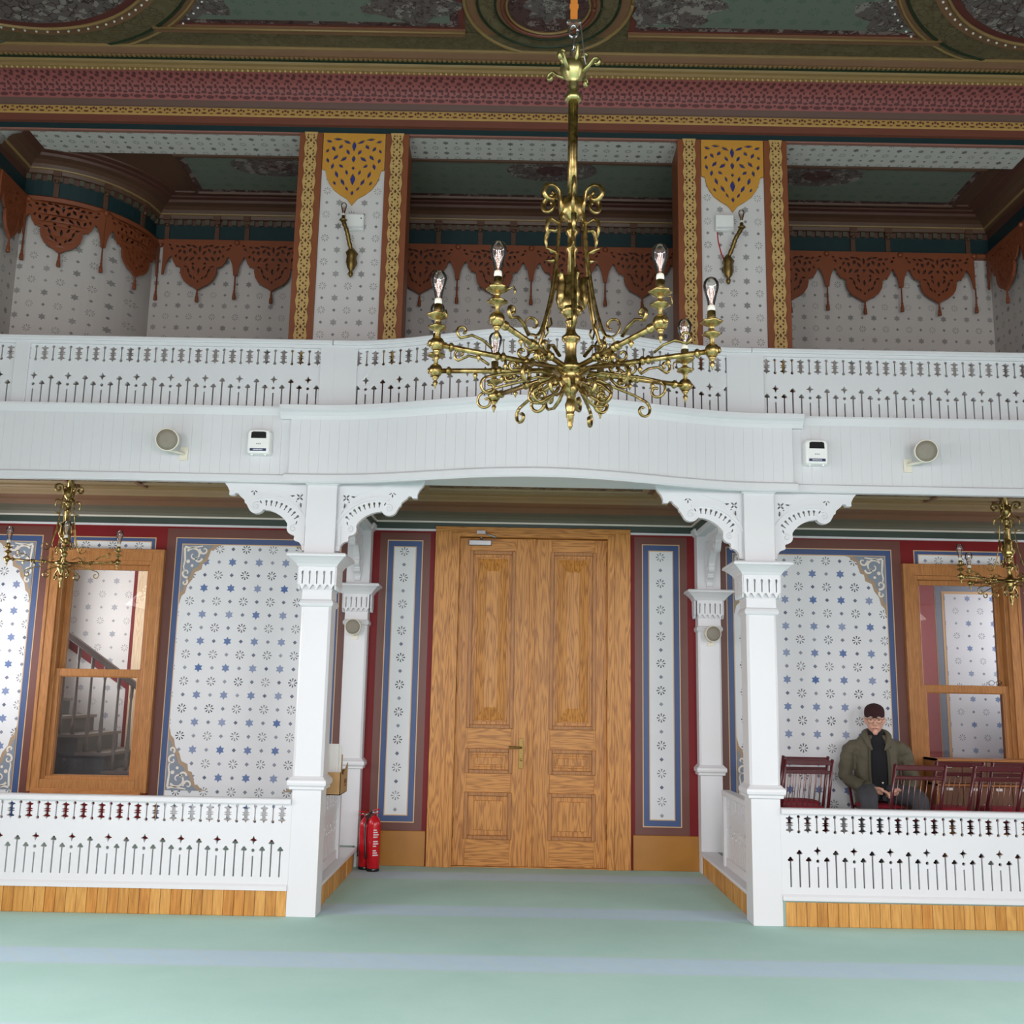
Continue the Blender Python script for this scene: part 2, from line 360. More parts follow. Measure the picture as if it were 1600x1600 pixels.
    def build(s, name, mat=None, parent=None, bev=0):
        me = bpy.data.meshes.new(name); me.from_pydata(s.v, [], s.f)
        me.polygons.foreach_set('use_smooth', s.sm); me.update()
        bm = bmesh.new(); bm.from_mesh(me); bmesh.ops.recalc_face_normals(bm, faces=bm.faces)
        bm.to_mesh(me); bm.free()
        o = bpy.data.objects.new(name, me); COL.objects.link(o)
        if mat is not None: me.materials.append(mat)
        if bev:
            b = o.modifiers.new('bevel', 'BEVEL'); b.width = bev; b.segments = 2; b.limit_method = 'ANGLE'
        if parent is not None: par(o, parent)
        return o
def world(o):
    if o.parent is None: return o.matrix_basis.copy()
    return world(o.parent) @ o.matrix_parent_inverse @ o.matrix_basis
def par(o, p): o.parent = p; o.matrix_parent_inverse = world(p).inverted()
def tag(o, label, cat, group=None, kind=None):
    o['label'] = label; o['category'] = cat
    if group: o['group'] = group
    if kind: o['kind'] = kind
    return o
def thing(name, loc, label, cat, group=None, kind=None):
    o = bpy.data.objects.new(name, None); COL.objects.link(o); o.location = loc; o.empty_display_size = .05
    return tag(o, label, cat, group, kind)
def copytree(o, parent=None):
    c = o.copy(); COL.objects.link(c); c.parent = parent
    if parent is not None: c.matrix_parent_inverse = o.matrix_parent_inverse.copy()
    for ch in list(o.children): copytree(ch, c)
    return c
def dup(root, loc, rz=0, label=None, group=None):
    c = copytree(root); c.location = loc; c.rotation_euler = (0, 0, rz)
    if label: c['label'] = label
    if group: c['group'] = group
    return c
def struct(o, label, cat): return tag(o, label, cat, kind='structure')
def circ(cx, cy, r, n=10, a0=0, a1=2*PI, end=False):
    k = n if end else n
    return [(cx+r*math.cos(a0+(a1-a0)*i/(n-1 if end else n)), cy+r*math.sin(a0+(a1-a0)*i/(n-1 if end else n))) for i in range(k)]
def ell(cx, cy, a, b, rot=0, n=8):
    return [(cx+a*math.cos(t)*math.cos(rot)-b*math.sin(t)*math.sin(rot), cy+a*math.cos(t)*math.sin(rot)+b*math.sin(t)*math.cos(rot)) for t in [2*PI*i/n for i in range(n)]]
def leafhole(cx, cy, l, wd, rot=0):
    pts = [(0, l), (wd*.6, l*.45), (wd, -.1*l), (wd*.6, -l*.6), (0, -l), (-wd*.6, -l*.6), (-wd, -.1*l), (-wd*.6, l*.45)]
    c, s_ = math.cos(rot), math.sin(rot)
    return [(cx+x*c-y*s_, cy+x*s_+y*c) for x, y in pts]
def fret(loops, th):
    """fretwork board with pierced holes: first loop is the outline"""
    cu = bpy.data.curves.new('t', 'CURVE'); cu.dimensions = '2D'; cu.fill_mode = 'BOTH'; cu.extrude = th/2
    for lp in loops:
        sp = cu.splines.new('POLY'); sp.points.add(len(lp)-1); sp.use_cyclic_u = True
        for i, (x, y) in enumerate(lp): sp.points[i].co = (x, y, 0, 1)
    ob = bpy.data.objects.new('t', cu); COL.objects.link(ob)
    me = bpy.data.meshes.new_from_object(ob.evaluated_get(bpy.context.evaluated_depsgraph_get()))
    bm = bmesh.new(); bm.from_mesh(me); bmesh.ops.remove_doubles(bm, verts=bm.verts, dist=1e-6)
    bm.verts.index_update()
    vs = [tuple(v.co) for v in bm.verts]; fs = [tuple(v.index for v in f.verts) for f in bm.faces]
    bm.free(); bpy.data.meshes.remove(me); bpy.data.objects.remove(ob); bpy.data.curves.remove(cu)
    return vs, fs
def mapped(vf, fn): return [fn(*p) for p in vf[0]], vf[1]
def cells(u0, u1, v0, v1, holes):
    us = sorted({u0, u1, *[q for h in holes for q in h[:2]]}); vs_ = sorted({v0, v1, *[q for h in holes for q in h[2:]]})
    us = [q for q in us if u0 <= q <= u1]; vs_ = [q for q in vs_ if v0 <= q <= v1]
    for j in range(len(vs_)-1):
        run = None
        for i in range(len(us)-1):
            uc, vc = (us[i]+us[i+1])/2, (vs_[j]+vs_[j+1])/2
            solid = not any(h[0] < uc < h[1] and h[2] < vc < h[3] for h in holes)
            if solid: run = [us[i] if run is None else run[0], us[i+1]]
            if (not solid or i == len(us)-2) and run is not None:
                yield run[0], run[1], vs_[j], vs_[j+1]; run = None
def spiral(cx, cz, r0, r1, a0, a1, n=22):
    return [(cx+(r0+(r1-r0)*i/(n-1))*math.cos(a0+(a1-a0)*i/(n-1)), cz+(r0+(r1-r0)*i/(n-1))*math.sin(a0+(a1-a0)*i/(n-1))) for i in range(n)]
def smooth_path(pts, k=6):
    P = [Vector(p) for p in pts]; out = []
    for i in range(len(P)-1):
        a, b, c, d = P[max(i-1, 0)], P[i], P[i+1], P[min(i+2, len(P)-1)]
        for j in range(k):
            t = j/k; out.append(.5*((2*b)+(c-a)*t+(2*a-5*b+4*c-d)*t*t+(3*b-a-3*c+d)*t**3))
    out.append(P[-1]); return out
# ================================================================ the room
D, B, U = 7.45, 9.65, 8.2
o = MB().box(-HX, HX, RY, 9.67, -.1, 0).build('floor', M['carpet']); struct(o, 'mint green carpet with pale blue prayer row stripes', 'floor')
for s, nm, sd in ((-1, 'floor_left', 'left of the door'), (1, 'floor_right', 'right of the door, under the seated man')):
    x0, x1 = sorted((s*HX, s*1.56))
    o = MB().box(x0, x1, 7.46, 9.66, .002, .187).build(nm, M['plat_carpet']); struct(o, 'raised grey green carpeted platform '+sd, 'platform')
# outer shell of the hall
for s, nm in ((-1, 'wall_left'), (1, 'wall_right')):
    holes = [(y-wd/2, y+wd/2, *SIDE_Z) for y, wd in SIDE_WIN]+[(8.0, 9.2, .95, 2.85), ((10.4, 12.0) if s < 0 else (10.3, 11.7))+(1.1, 3.5)]
    b = MB()
    for u0, u1, v0, v1 in cells(RY-.2, 12.6, 0, 7.1, holes):
        x0, x1 = sorted((s*HX, s*(HX+.25))); b.box(x0, x1, u0, u1, v0, v1)
    struct(b.build(nm, M['shell']), 'pale side wall of the hall with tall windows, beyond the %s edge' % ('left' if s < 0 else 'right'), 'wall')
b = MB()
for u0, u1, v0, v1 in cells(-HX-.25, HX+.25, 0, 7.1, [(x-wd/2, x+wd/2, *REAR_Z) for x, wd in REAR_WIN]): b.box(u0, u1, RY-.25, RY, v0, v1)
struct(b.build('wall_rear', M['shell']), 'pale hall wall with tall windows behind the viewer', 'wall')

# ---------------------------------------------------------------- back wall with its painting
WX0, WX1, WZ0, WZ1 = 3.585, 4.475, .69, 2.72
b = MB()
for u0, u1, v0, v1 in cells(-HX, HX, 0, 3.45, [(-.71, .71, 0, 3.03), (-WX1, -WX0, WZ0, WZ1), (WX0, WX1, WZ0, WZ1)]): b.box(u0, u1, B, B+.18, v0, v1)
wall_back = struct(b.build('wall_back', M['burgundy']), 'burgundy entrance wall with blue bordered stencilled panels', 'wall')
def paint(x0, x1, z0, z1, mat, name='stencil_field', k=5, brown=.085, blue=.052):
    P_ = [('brown_band', M['brownband'], -brown), ('gold_line', M['goldline'], 0), ('blue_band', M['blue'], .009), ('gold_line', M['goldline'], .009+blue), (name, mat, .018+blue)]
    for i, (nm, mt, ins) in enumerate(P_):
        if nm == 'brown_band' and not brown: continue
        MB().box(x0+ins, x1-ins, B-.0016*(i+1), B, z0+ins, z1-ins).build(nm, mt, wall_back)
def ribbon(b, path, wd, fn, d0, d1):
    n = len(path); L = []; R_ = []
    for i, (x, y) in enumerate(path):
        a, c = path[max(i-1, 0)], path[min(i+1, n-1)]; tx, ty = c[0]-a[0], c[1]-a[1]; l = math.hypot(tx, ty) or 1
        h = (wd[i] if isinstance(wd, list) else wd)/2; L.append((x-ty/l*h, y+tx/l*h)); R_.append((x+ty/l*h, y-tx/l*h))
    for i in range(n-1): b.prism([L[i], L[i+1], R_[i+1], R_[i]], fn, d0, d1)
def corner(x, z, sx, sz):
    fn = lambda u, v, d: (x+sx*u, B-d, z-sz*v)
    P1 = [(0, 0), (.376, 0), (.33, .012), (.29, .055), (.27, .05), (.255, .10), (.235, .165), (.20, .175), (.19, .235), (.13, .262), (.11, .33), (.065, .39), (.05, .46), (.02, .49), (0, .57)]
    MB().prism(P1, fn, .006, .0095).build('corner_ornament', M['taupe'], wall_back)
    P2 = [(0, 0), (.30, 0), (.265, .03), (.235, .05), (.225, .10), (.205, .14), (.17, .155), (.16, .205), (.105, .235), (.085, .30), (.04, .37), (.02, .44), (0, .46)]
    MB().prism(P2, fn, .008, .0108).build('corner_ground', M['slate'], wall_back)
    b = MB()
    for pth in (spiral(.11, .10, .075, .012, -2.6, 4.2, 20), spiral(.05, .27, .045, .008, 1.2, 7.2, 16), spiral(.205, .05, .045, .008, 3.4, -2.4, 16),
                [(.02, .02), (.06, .03), (.10, .025), (.15, .02), (.19, .012)], [(.02, .03), (.025, .09), (.03, .15), (.02, .21), (.03, .25)], spiral(.15, .13, .04, .006, 0, 5, 14), spiral(.04, .36, .03, .006, -1, 4.5, 12)):
        n = len(pth); ribbon(b, pth, [.020-.012*i/n for i in range(n)], fn, .010, .0118)
    for cx, cy, r in ((.06, .16, .018), (.17, .07, .016), (.10, .20, .014)): b.prism(circ(cx, cy, r, 8), fn, .010, .0119)
    b.build('corner_scrollwork', M['cream'], wall_back)
INS = .018+.052
paint(-3.40, -1.825, .30, 2.952, M['st_left']); paint(1.825, 3.40, .30, 2.96, M['st_right'])
paint(-6.2+.62, -4.665, .30, 2.95, M['st_left']); paint(4.665, 5.58, .30, 2.96, M['st_right'])
for x0, x1, z0, z1 in ((-3.40, -1.825, .45, 2.952), (1.825, 3.40, .45, 2.96)):
    for cx, sx in ((x0+INS, 1), (x1-INS, -1)):
        corner(cx, z1-INS, sx, 1); corner(cx, .62, sx, -1)
corner(-4.665-INS, 2.95-INS, -1, 1); corner(-4.665-INS, .60, -1, -1)
paint(-1.388, -1.05, .375, 2.966, M['st_dl'], brown=.07); paint(1.03, 1.386, .375, 2.968, M['st_dr'], brown=.07)
paint(-4.41, -3.59, 2.70, 2.945, M['st_small'], brown=0, blue=.03); paint(3.61, 4.47, 2.70, 2.96, M['st_small'], brown=0, blue=.03)
for s, nm in ((-1, 'baseboard_left'), (1, 'baseboard_right')):
    x0, x1 = sorted((s*.94, s*1.535))
    o = MB().box(x0, x1, B-.022, B+.001, 0, .305).build(nm, M['skirt'], bev=.004); struct(o, 'varnished amber skirting board %s of the wooden doors' % ('left' if s < 0 else 'right'), 'baseboard')

# ---------------------------------------------------------------- double door
door = thing('door_1', (0, B, 0), 'tall carved oak double door with a steel lever handle', 'door', kind='structure')
b = MB(); b.box(-.93, -.72, B-.045, B+.10, 0, 3.06); b.box(.705, .918, B-.045, B+.10, 0, 3.06)
b.box(-.775, -.70, B-.06, B+.05, 0, 3.03); b.box(.70, .765, B-.06, B+.05, 0, 3.03)
b.build('door_casing', M['oak'], door, bev=.004)
b = MB(); b.box(-.93, .918, B-.044, B+.10, 3.02, 3.10); b.box(-.775, .765, B-.058, B+.05, 3.005, 3.045); b.build('casing_head', M['oak_h'], door, bev=.004)
DY = B+.02
def door_leaf(s):
    x0, x1 = (-.70, -.004) if s < 0 else (.004, .70)
    px0, px1 = (-.585, -.18) if s < 0 else (.18, .585)
    pans = [(1.24, 2.865), (.835, 1.03), (.254, .64)]
    b = MB(); b.box(x0, px0, DY, DY+.05, .008, 3.0); b.box(px1, x1, DY, DY+.05, .008, 3.0)
    leaf = b.build('door_leaf', M['oak'], door, bev=.002)
    zs = [.008]+[q for p in sorted(pans) for q in p]+[3.0]
    b = MB()
    for i in range(0, len(zs), 2): b.box(px0, px1, DY, DY+.05, zs[i], zs[i+1])
    b.build('rail', M['oak_h'], leaf, bev=.002)
    for k, (z0, z1) in enumerate(pans):
        b = MB().frame(px0-.015, px1+.015, z0-.015, z1+.015, .035, DY-.014, DY+.02)
        b.build('panel_moulding', M['oak_frame'], leaf, bev=.006)
        b = MB().box(px0, px1, DY+.018, DY+.045, z0, z1)
        if k == 0:
            a0, a1, c0, c1 = px0+.06, px1-.06, z0+.06, z1-.06
            b.frame(a0-.012, a1+.012, c0-.012, c1+.012, .014, DY+.008, DY+.03)
            vs = [(a0, DY+.016, c0), (a1, DY+.016, c0), (a1, DY+.016, c1), (a0, DY+.016, c1)]; i = .085
            vs += [(a0+i, DY-.012, c0+i*1.4), (a1-i, DY-.012, c0+i*1.4), (a1-i, DY-.012, c1-i*1.4), (a0+i, DY-.012, c1-i*1.4)]
            b.add(vs, [(4, 5, 6, 7), (0, 1, 5, 4), (1, 2, 6, 5), (2, 3, 7, 6), (3, 0, 4, 7)])
        elif k == 1:
            b.box(px0+.07, px1-.08, DY+.002, DY+.02, z0+.065, z1-.065)
            b.frame(px0+.045, px1-.045, z0+.04, z1-.04, .008, DY+.012, DY+.02)
        else:
            b.box(px0+.075, px1-.065, DY+.002, DY+.02, z0+.065, z1-.06)
        b.build('raised_panel', M['oak'], leaf, bev=.003)
    for hz in (.25, 1.55, 2.75):
        hx = x0-.003 if s < 0 else x1+.003
        MB().lathe([(.008, 0), (.008, .14)], 8, (hx, DY-.004, hz)).build('hinge', M['brass_old'], leaf)
    return leaf
dl = door_leaf(-1); dr = door_leaf(1)
b = MB(); b.box(-.028, .022, DY-.022, DY, .008, 3.0); b.box(-.012, .006, DY-.03, DY, .008, 3.0); b.build('meeting_strip', M['oak'], dr, bev=.003)
b = MB(); b.box(-.108, -.066, DY-.012, DY, .87, 1.14); b.tube([(-.087, DY-.01, 1.06), (-.087, DY-.06, 1.06), (-.10, DY-.068, 1.06), (-.20, DY-.066, 1.065)], .010, 8); b.lathe([(.012, 0), (.012, .014)], 10, mtx=Matrix.Translation((-.087, DY-.012, .95)) @ Matrix.Rotation(PI/2, 4, 'X'))
b.build('lever_handle', M['brass_old'], dl, bev=.002)
b = MB(); b.box(-.615, -.40, DY-.065, DY, 2.925, 2.975); b.build('door_closer', M['steel'], dl, bev=.006)
b = MB(); b.tube([(-.50, DY-.035, 2.975), (-.50, DY-.035, 3.01), (-.50, DY-.07, 3.045)], .011, 6); b.tube([(-.50, DY-.075, 3.045), (-.36, DY-.1, 3.0), (-.36, DY-.08, 2.99)], .009, 6); b.box(-.54, -.46, B-.075, B-.04, 3.03, 3.06)
b.build('closer_arm', M['steel'], dl)

MB().box(-.74, .74, B+.10, B+.14, -.05, 3.08).build('door_light_block', M['oak'], door)  # unseen board added to block light leaking round the door leaves
MB().box(-.71, .71, B-.01, B+.11, -.02, .007).build('threshold', M['oak_h'], door)
# ---------------------------------------------------------------- sash windows
def window(s, n, label):
    w_ = thing('window_%d' % n, (s*4.03, B, .6), label, 'window', kind='structure')
    cx = s*4.03
    b = MB().frame(cx-.535, cx+.535, .60, 2.815, .10, B-.05, B+.02); b.frame(cx-.545, cx+.545, .59, 2.825, .03, B-.058, B)
    b.build('window_casing', M['oak_frame'], w_, bev=.005)
    b = MB().frame(cx-.447, cx+.447, .685, 2.725, .045, B-.02, B+.18); b.build('window_jamb', M['oak_frame'], w_, bev=.003)
    b = MB().frame(cx-.405, cx+.405, 1.63, 2.685, .05, B+.07, B+.115); b.build('upper_sash', M['oak_frame'], w_, bev=.004)
    MB().box(cx-.358, cx+.358, B+.088, B+.093, 1.675, 2.64).build('pane', M['pane'], w_)
    b = MB(); x0, x1, z0, z1 = cx-.43, cx+.43, .66, 1.70
    b.frame(x0, x1, z0, z1, .07, B+.0, B+.05); b.frame(x0+.06, x1-.06, z0+.06, z1-.06, .018, B+.012, B+.05); b.build('lower_sash', M['oak_frame'], w_, bev=.004)
    MB().box(x0+.07, x1-.07, B+.026, B+.031, z0+.07, z1-.07).build('pane', M['pane'], w_)
    MB().box(cx-.50, cx+.50, B-.075, B+.02, .575, .605).build('window_sill', M['oak_frame_h'], w_, bev=.005)
    return w_
window(-1, 1, 'oak sash window left of the door looking onto a staircase')
window(1, 2, 'oak sash window right of the door behind the folding chairs')

# ---------------------------------------------------------------- rooms beyond the windows
b = MB(); b.box(-HX, -2.6, 12.4, 12.6, 0, 3.9); b.box(-2.75, -2.6, B+.18, 12.4, 0, 3.9); b.box(-HX, -2.6, B+.18, 12.6, 3.8, 3.95); b.box(-HX, -2.6, B+.18, 12.6, -.1, 0)
M['st_room'] = stencil('stencil_room', (236, 234, 230), .16, .16, -4.2, 2.0, ((170, 168, 168), (160, 160, 164), (166, 168, 178)))
wl = struct(b.build('wall_stair_room', M['st_room']), 'pale stencilled stair room walls seen through the left window', 'wall')
b = MB(); b.add([(-5.5, 12.385, 2.12), (-5.5, 12.385, 1.98), (-3.3, 12.385, .55), (-3.3, 12.385, .69)], [(0, 1, 2, 3)]); b.box(-4.78, -4.73, 12.38, 12.4, 0, 3.8)
b.build('red_dado_line', M['burgundy'], wl)
MB().box(-4.73, -2.8, 12.36, 12.4, 0, 3.8).build('pale_board', M['pale_wood'], wl)
st = thing('staircase', (-4.5, 10.8, 0), 'grey painted staircase with turned balusters behind the left window', 'staircase')
SX, SZ, RUN, RISE = -4.06, .66, .29, .178
b = MB()
for k in range(-2, 6): b.box(SX-RUN*(k+1)-.0, SX-RUN*k, 10.8, 11.9, 0, SZ+RISE*k)
b.build('stair_flight', M['stair_grey'], st)
b = MB()
for k in range(-2, 6): b.box(SX-RUN*(k+1)-.01, SX-RUN*k+.03, 10.77, 11.9, SZ+RISE*k, SZ+RISE*k+.03)
b.build('tread', M['stair_rail'], st)
bal = None
for k in range(-2, 6):
    for q in (.08, .22):
        x = SX-RUN*k-q; z0 = SZ+RISE*k+.03; zt = 1.545-(x+4.065)*(.533/.778)-.04
        pr = [(.022, 0), (.022, .12), (.014, .15), (.024, .22), (.016, .4), (.012, (zt-z0)-.16), (.02, (zt-z0)-.12), (.02, zt-z0)]
        MB().lathe(pr, 8, (x, 10.84, z0)).build('baluster', M['stair_rail'], st)
b = MB(); g = lambda x: 1.545-(x+4.065)*(.533/.778)
b.prism([(-5.5, g(-5.5)-.05), (-3.45, g(-3.45)-.05), (-3.45, g(-3.45)+.02), (-5.5, g(-5.5)+.02)], lambda u, v, d: (u, d, v), 10.80, 10.88); b.build('handrail', M['stair_rail'], st, bev=.01)

b = MB(); b.box(2.6, HX, 11.6, 11.8, 0, 3.9); b.box(2.6, 2.75, B+.18, 11.6, 0, 3.9); b.box(2.6, HX, B+.18, 11.8, 3.8, 3.95); b.box(2.6, HX, B+.18, 11.8, -.1, 0)
wr = struct(b.build('wall_side_room', plain('dusty_red_paint', (168, 88, 90), .5)), 'dusty red side room walls seen through the right window', 'wall')
def rect(nm, x0, x1, z0, z1, k, mt): MB().box(x0, x1, 11.6-.002*k, 11.6, z0, z1).build(nm, mt, wr)
rect('gold_line', 4.59, 6.2-.62, .2, 2.86, 1, M['goldline']); rect('blue_band', 4.60, 5.57, .2, 2.85, 2, M['slate']); rect('gold_line', 4.67, 5.54, .2, 2.78, 3, M['goldline'])
rect('stencil_field', 4.70, 5.53, .2, 2.75, 4, stencil('stencil_side_room', (222, 226, 230), .14, .14, 4.82, 2.0, ((118, 124, 134), (110, 120, 140), (104, 128, 170))))
rect('painted_light_strip', 4.36, 4.42, 1.55, 2.9, 5, M['cream'])  # bright strip of light from an opening, put in as cream colour

# ---------------------------------------------------------------- gallery floor slab, beams and vestibule ceilings
VC = 3.36
b = MB(); b.box(-HX, HX, 7.5, B, VC+.03, 3.6); b.box(-HX, HX, 7.485, 7.66, 3.10, VC+.1)
for s in (-1, 1): x0, x1 = sorted((s*1.53, s*1.70)); b.box(x0, x1, 7.6, B, 3.03, VC+.1)
struct(b.build('ceiling_gallery_slab', M['cool_white']), 'white beams and slab carrying the gallery', 'ceiling')
bays = [(-HX, -1.70, 'left'), (-1.53, 1.53, 'middle'), (1.70, HX, 'right')]
for x0, x1, nm in bays:
    v = MB().box(x0, x1, 7.66, B, VC, VC+.04).build('ceiling_%s' % nm, M['brown_mould']); struct(v, 'low brown vestibule ceiling with stepped mouldings, %s bay' % nm, 'ceiling')
    y0 = 7.66
    MB().ring(x0, x1, y0, B, [(0, 3.055), (.012, 3.058), (.014, 3.075)], False).build('white_fillet', M['white'], v)
    MB().ring(x0, x1, y0, B, [(.014, 3.075), (.02, 3.135)], False).build('green_band', M['green_dark'], v)
    MB().ring(x0, x1, y0, B, [(.02, 3.135), (.034, 3.135), (.036, 3.15)], False).build('white_line', M['cream'], v)
    MB().ring(x0, x1, y0, B, [(.036, 3.15), (.05, 3.175), (.08, 3.20), (.15, 3.223)], False).build('olive_cove', M['olive'], v)
    MB().ring(x0, x1, y0, B, [(.15, 3.223), (.17, 3.24), (.2, 3.262), (.26, 3.272), (.30, 3.29)], False).build('brown_cove', M['brown_mould'], v)
    MB().ring(x0, x1, y0, B, [(.30, 3.29), (.33, 3.305), (.40, 3.318), (.42, 3.328)], False).build('khaki_moulding', M['khaki'], v)
    MB().ring(x0, x1, y0, B, [(.42, 3.328), (.44, 3.330), (.455, 3.345), (.46, VC)], False).build('gold_bead', M['gold_mould'], v)
    MB().ring(x0+.52, x1-.52, y0+.16, B-.60, [(0, VC), (.01, VC-.03), (.05, VC-.03), (.06, VC-.012)]).build('panel_frame', M['khaki'], v)
    MB().box(x0+.56, x1-.56, y0+.2, B-.64, VC-.014, VC).build('painted_panel', M['vest_panel'], v)
    if nm != 'middle':
        xc = -3.55 if nm == 'left' else 3.55
        for k in (0, 1):
            xx = xc+(.0 if k == 0 else .62)*(-1 if nm == 'left' else 1)
            MB().box(xx-.02, xx+.02, y0+.5, B-.5, VC-.035, VC-.01).build('ceiling_batten', M['brown_mould'], v)
# ---------------------------------------------------------------- wooden plank skirting of the two platforms
def planks(name, label, fn, a0, a1, z0, z1):
    g_ = thing(name, fn(a0, 0, 0), label, 'baseboard', kind='structure'); n = int(round((a1-a0)/.073)); wd = (a1-a0)/n
    for k in range(n):
        zz = random.uniform(-.002, .002); mt = PINES[random.choice((0, 0, 0, 1, 1, 2, 2, 3))]
        b = MB(); p = [fn(a0+wd*k+(.0008 if e else wd-.0008), dd+(zz if dd < 0 else 0), z) for e in (1, 0) for dd in (-.018, .0) for z in (z0, z1)]
        b.add(p, [(0, 1, 3, 2), (4, 6, 7, 5), (0, 4, 5, 1), (2, 3, 7, 6), (0, 2, 6, 4), (1, 5, 7, 3)]); b.build('plank', mt, g_, bev=.005)
planks('baseboard_front_left', 'honey pine plank skirting under the left white balustrade', lambda a, d, z: (a, 7.47+d, z), -HX+.02, -1.72, 0, .178)
planks('baseboard_front_right', 'honey pine plank skirting under the right white balustrade', lambda a, d, z: (a, 7.47+d, z), 1.74, HX-.02, 0, .160)
planks('baseboard_side_left', 'pine plank skirting along the walkway beside the fire extinguishers', lambda a, d, z: (-1.56-d, a, z), 7.56, 9.35, 0, .165)
planks('baseboard_side_right', 'pine plank skirting along the walkway right of the doors', lambda a, d, z: (1.56+d, a, z), 7.56, 9.50, 0, .165)
# ================================================================ columns
def bracket_loops():
    k = .001
    out = [(0, -46), (648, -46), (640, -20), (630, 0), (605, 30), (590, 62), (590, 92), (553, 92), (548, 80), (536, 76), (522, 80), (512, 96), (486, 118), (474, 128), (470, 150), (456, 160), (450, 172)]
    out += [(383+60*math.cos(a), 172+56*math.sin(a)) for a in [math.radians(d) for d in range(20, 160, 15)]]
    out += [(318, 200), (285, 203), (250, 214), (215, 232), (185, 254), (160, 280), (146, 300)]
    out += [(100+48*math.cos(a), 335+48*math.sin(a)) for a in [math.radians(d) for d in range(-20, 95, 16)]]
    out += [(92, 390)]+[(74+18*math.cos(a), 412+18*math.sin(a)) for a in [math.radians(d) for d in range(-40, 140, 30)]]
    out += [(48, 442), (34, 462), (28, 500), (0, 500)]
    loops = [out]
    for i in range(8):
        a = math.radians(-2-7.6*i+4); cx, cy = 300, 430
        dx, dy = math.sin(a), -math.cos(a)
        def pt(r, t): return (cx+dx*r-dy*t, cy+dy*r+dx*t)
        loops.append([pt(262, 3), pt(283, 4), pt(292, 9), pt(301, 8), pt(305, 0), pt(301, -8), pt(292, -9), pt(283, -4), pt(262, -3)])
    for r in (PI/4, 3*PI/4, 5*PI/4, 7*PI/4): loops.append(ell(62+17*math.cos(r), 100+17*math.sin(r), 13, 6, r, 8))
    loops += [ell(118, 92, 20, 6, .15), ell(52, 160, 6, 20, .1), ell(85, 132, 5, 5), ell(405, 78, 5, 14), ell(420, 62, 13, 4, .6), ell(390, 62, 13, 4, -.6), ell(352, 140, 5, 14, .5), ell(78, 292, 5, 14, -.3)]
    return [[(x*k, y*k) for x, y in lp] for lp in loops]
BR = fret(bracket_loops(), .055)
_bm = MB()
def arcband(r0, r1, a0, a1, n=14):
    P_ = [(.30+r1*math.sin(a0+(a1-a0)*i/n), .43-r1*math.cos(a0+(a1-a0)*i/n)) for i in range(n+1)]
    return P_+[(.30+r0*math.sin(a0+(a1-a0)*i/n), .43-r0*math.cos(a0+(a1-a0)*i/n)) for i in range(n, -1, -1)]
BAND = fret([arcband(.318, .340, math.radians(14), math.radians(-66))], .072)
FLAT = fret([[(.012, .32), (.035, .32), (.035, .46), (.012, .46)]], .070)
TRI = fret([[(.012, .012), (.33, .012), (.25, .045), (.15, .075), (.075, .135), (.03, .22), (.012, .30)]]+[ell(.062+.017*math.cos(r), .100+.017*math.sin(r), .015, .008, r, 8) for r in (PI/4, 3*PI/4, 5*PI/4, 7*PI/4)]+[ell(.118, .092, .022, .008, .15), ell(.052, .160, .008, .022, .1)], .064)
def bracket(fn, parent):
    b = MB().add(*mapped(BR, fn)); o = b.build('scroll_bracket', M['white'], parent, bev=.0015)
    b = MB().add(*mapped(BAND, fn)).add(*mapped(FLAT, fn)).add(*mapped(TRI, fn)); b.build('bracket_moulding', M['white'], o)
    for (u, v, r) in ((.383, .172, .030), (.100, .335, .026)):
        for d in (-.028, .028): MB().tube([fn(p, q, d) for p, q in spiral(u, v, r, .006, -2.0, 5.5, 18)], .0045, 5).build('scroll_eye', M['white'], o)
def slotplate(wd, n, h=.165):
    st = wd/n; out = [(-wd/2, 0), (wd/2, 0)]
    for i in range(n):
        x1 = wd/2-st*i; out += [(x1, -h+.034), (x1-st*.15, -h+.03), (x1-st*.28, -h+.018), (x1-st*.4, -h+.004), (x1-st*.5, -h), (x1-st*.6, -h+.004), (x1-st*.72, -h+.018), (x1-st*.85, -h+.03)]
    out += [(-wd/2, -h+.034)]
    loops = [out]
    for i in range(n):
        x = -wd/2+st*(i+.5); loops.append([(x+.004, -.125), (x+.0045, -.06), (x+.0085, -.05), (x+.0085, -.038), (x+.004, -.03), (x-.004, -.03), (x-.0085, -.038), (x-.0085, -.05), (x-.0045, -.06), (x-.004, -.125)])
    return fret(loops, .016)
SP5 = slotplate(.262, 5); SP4 = slotplate(.236, 5); SPS = slotplate(.13, 2)
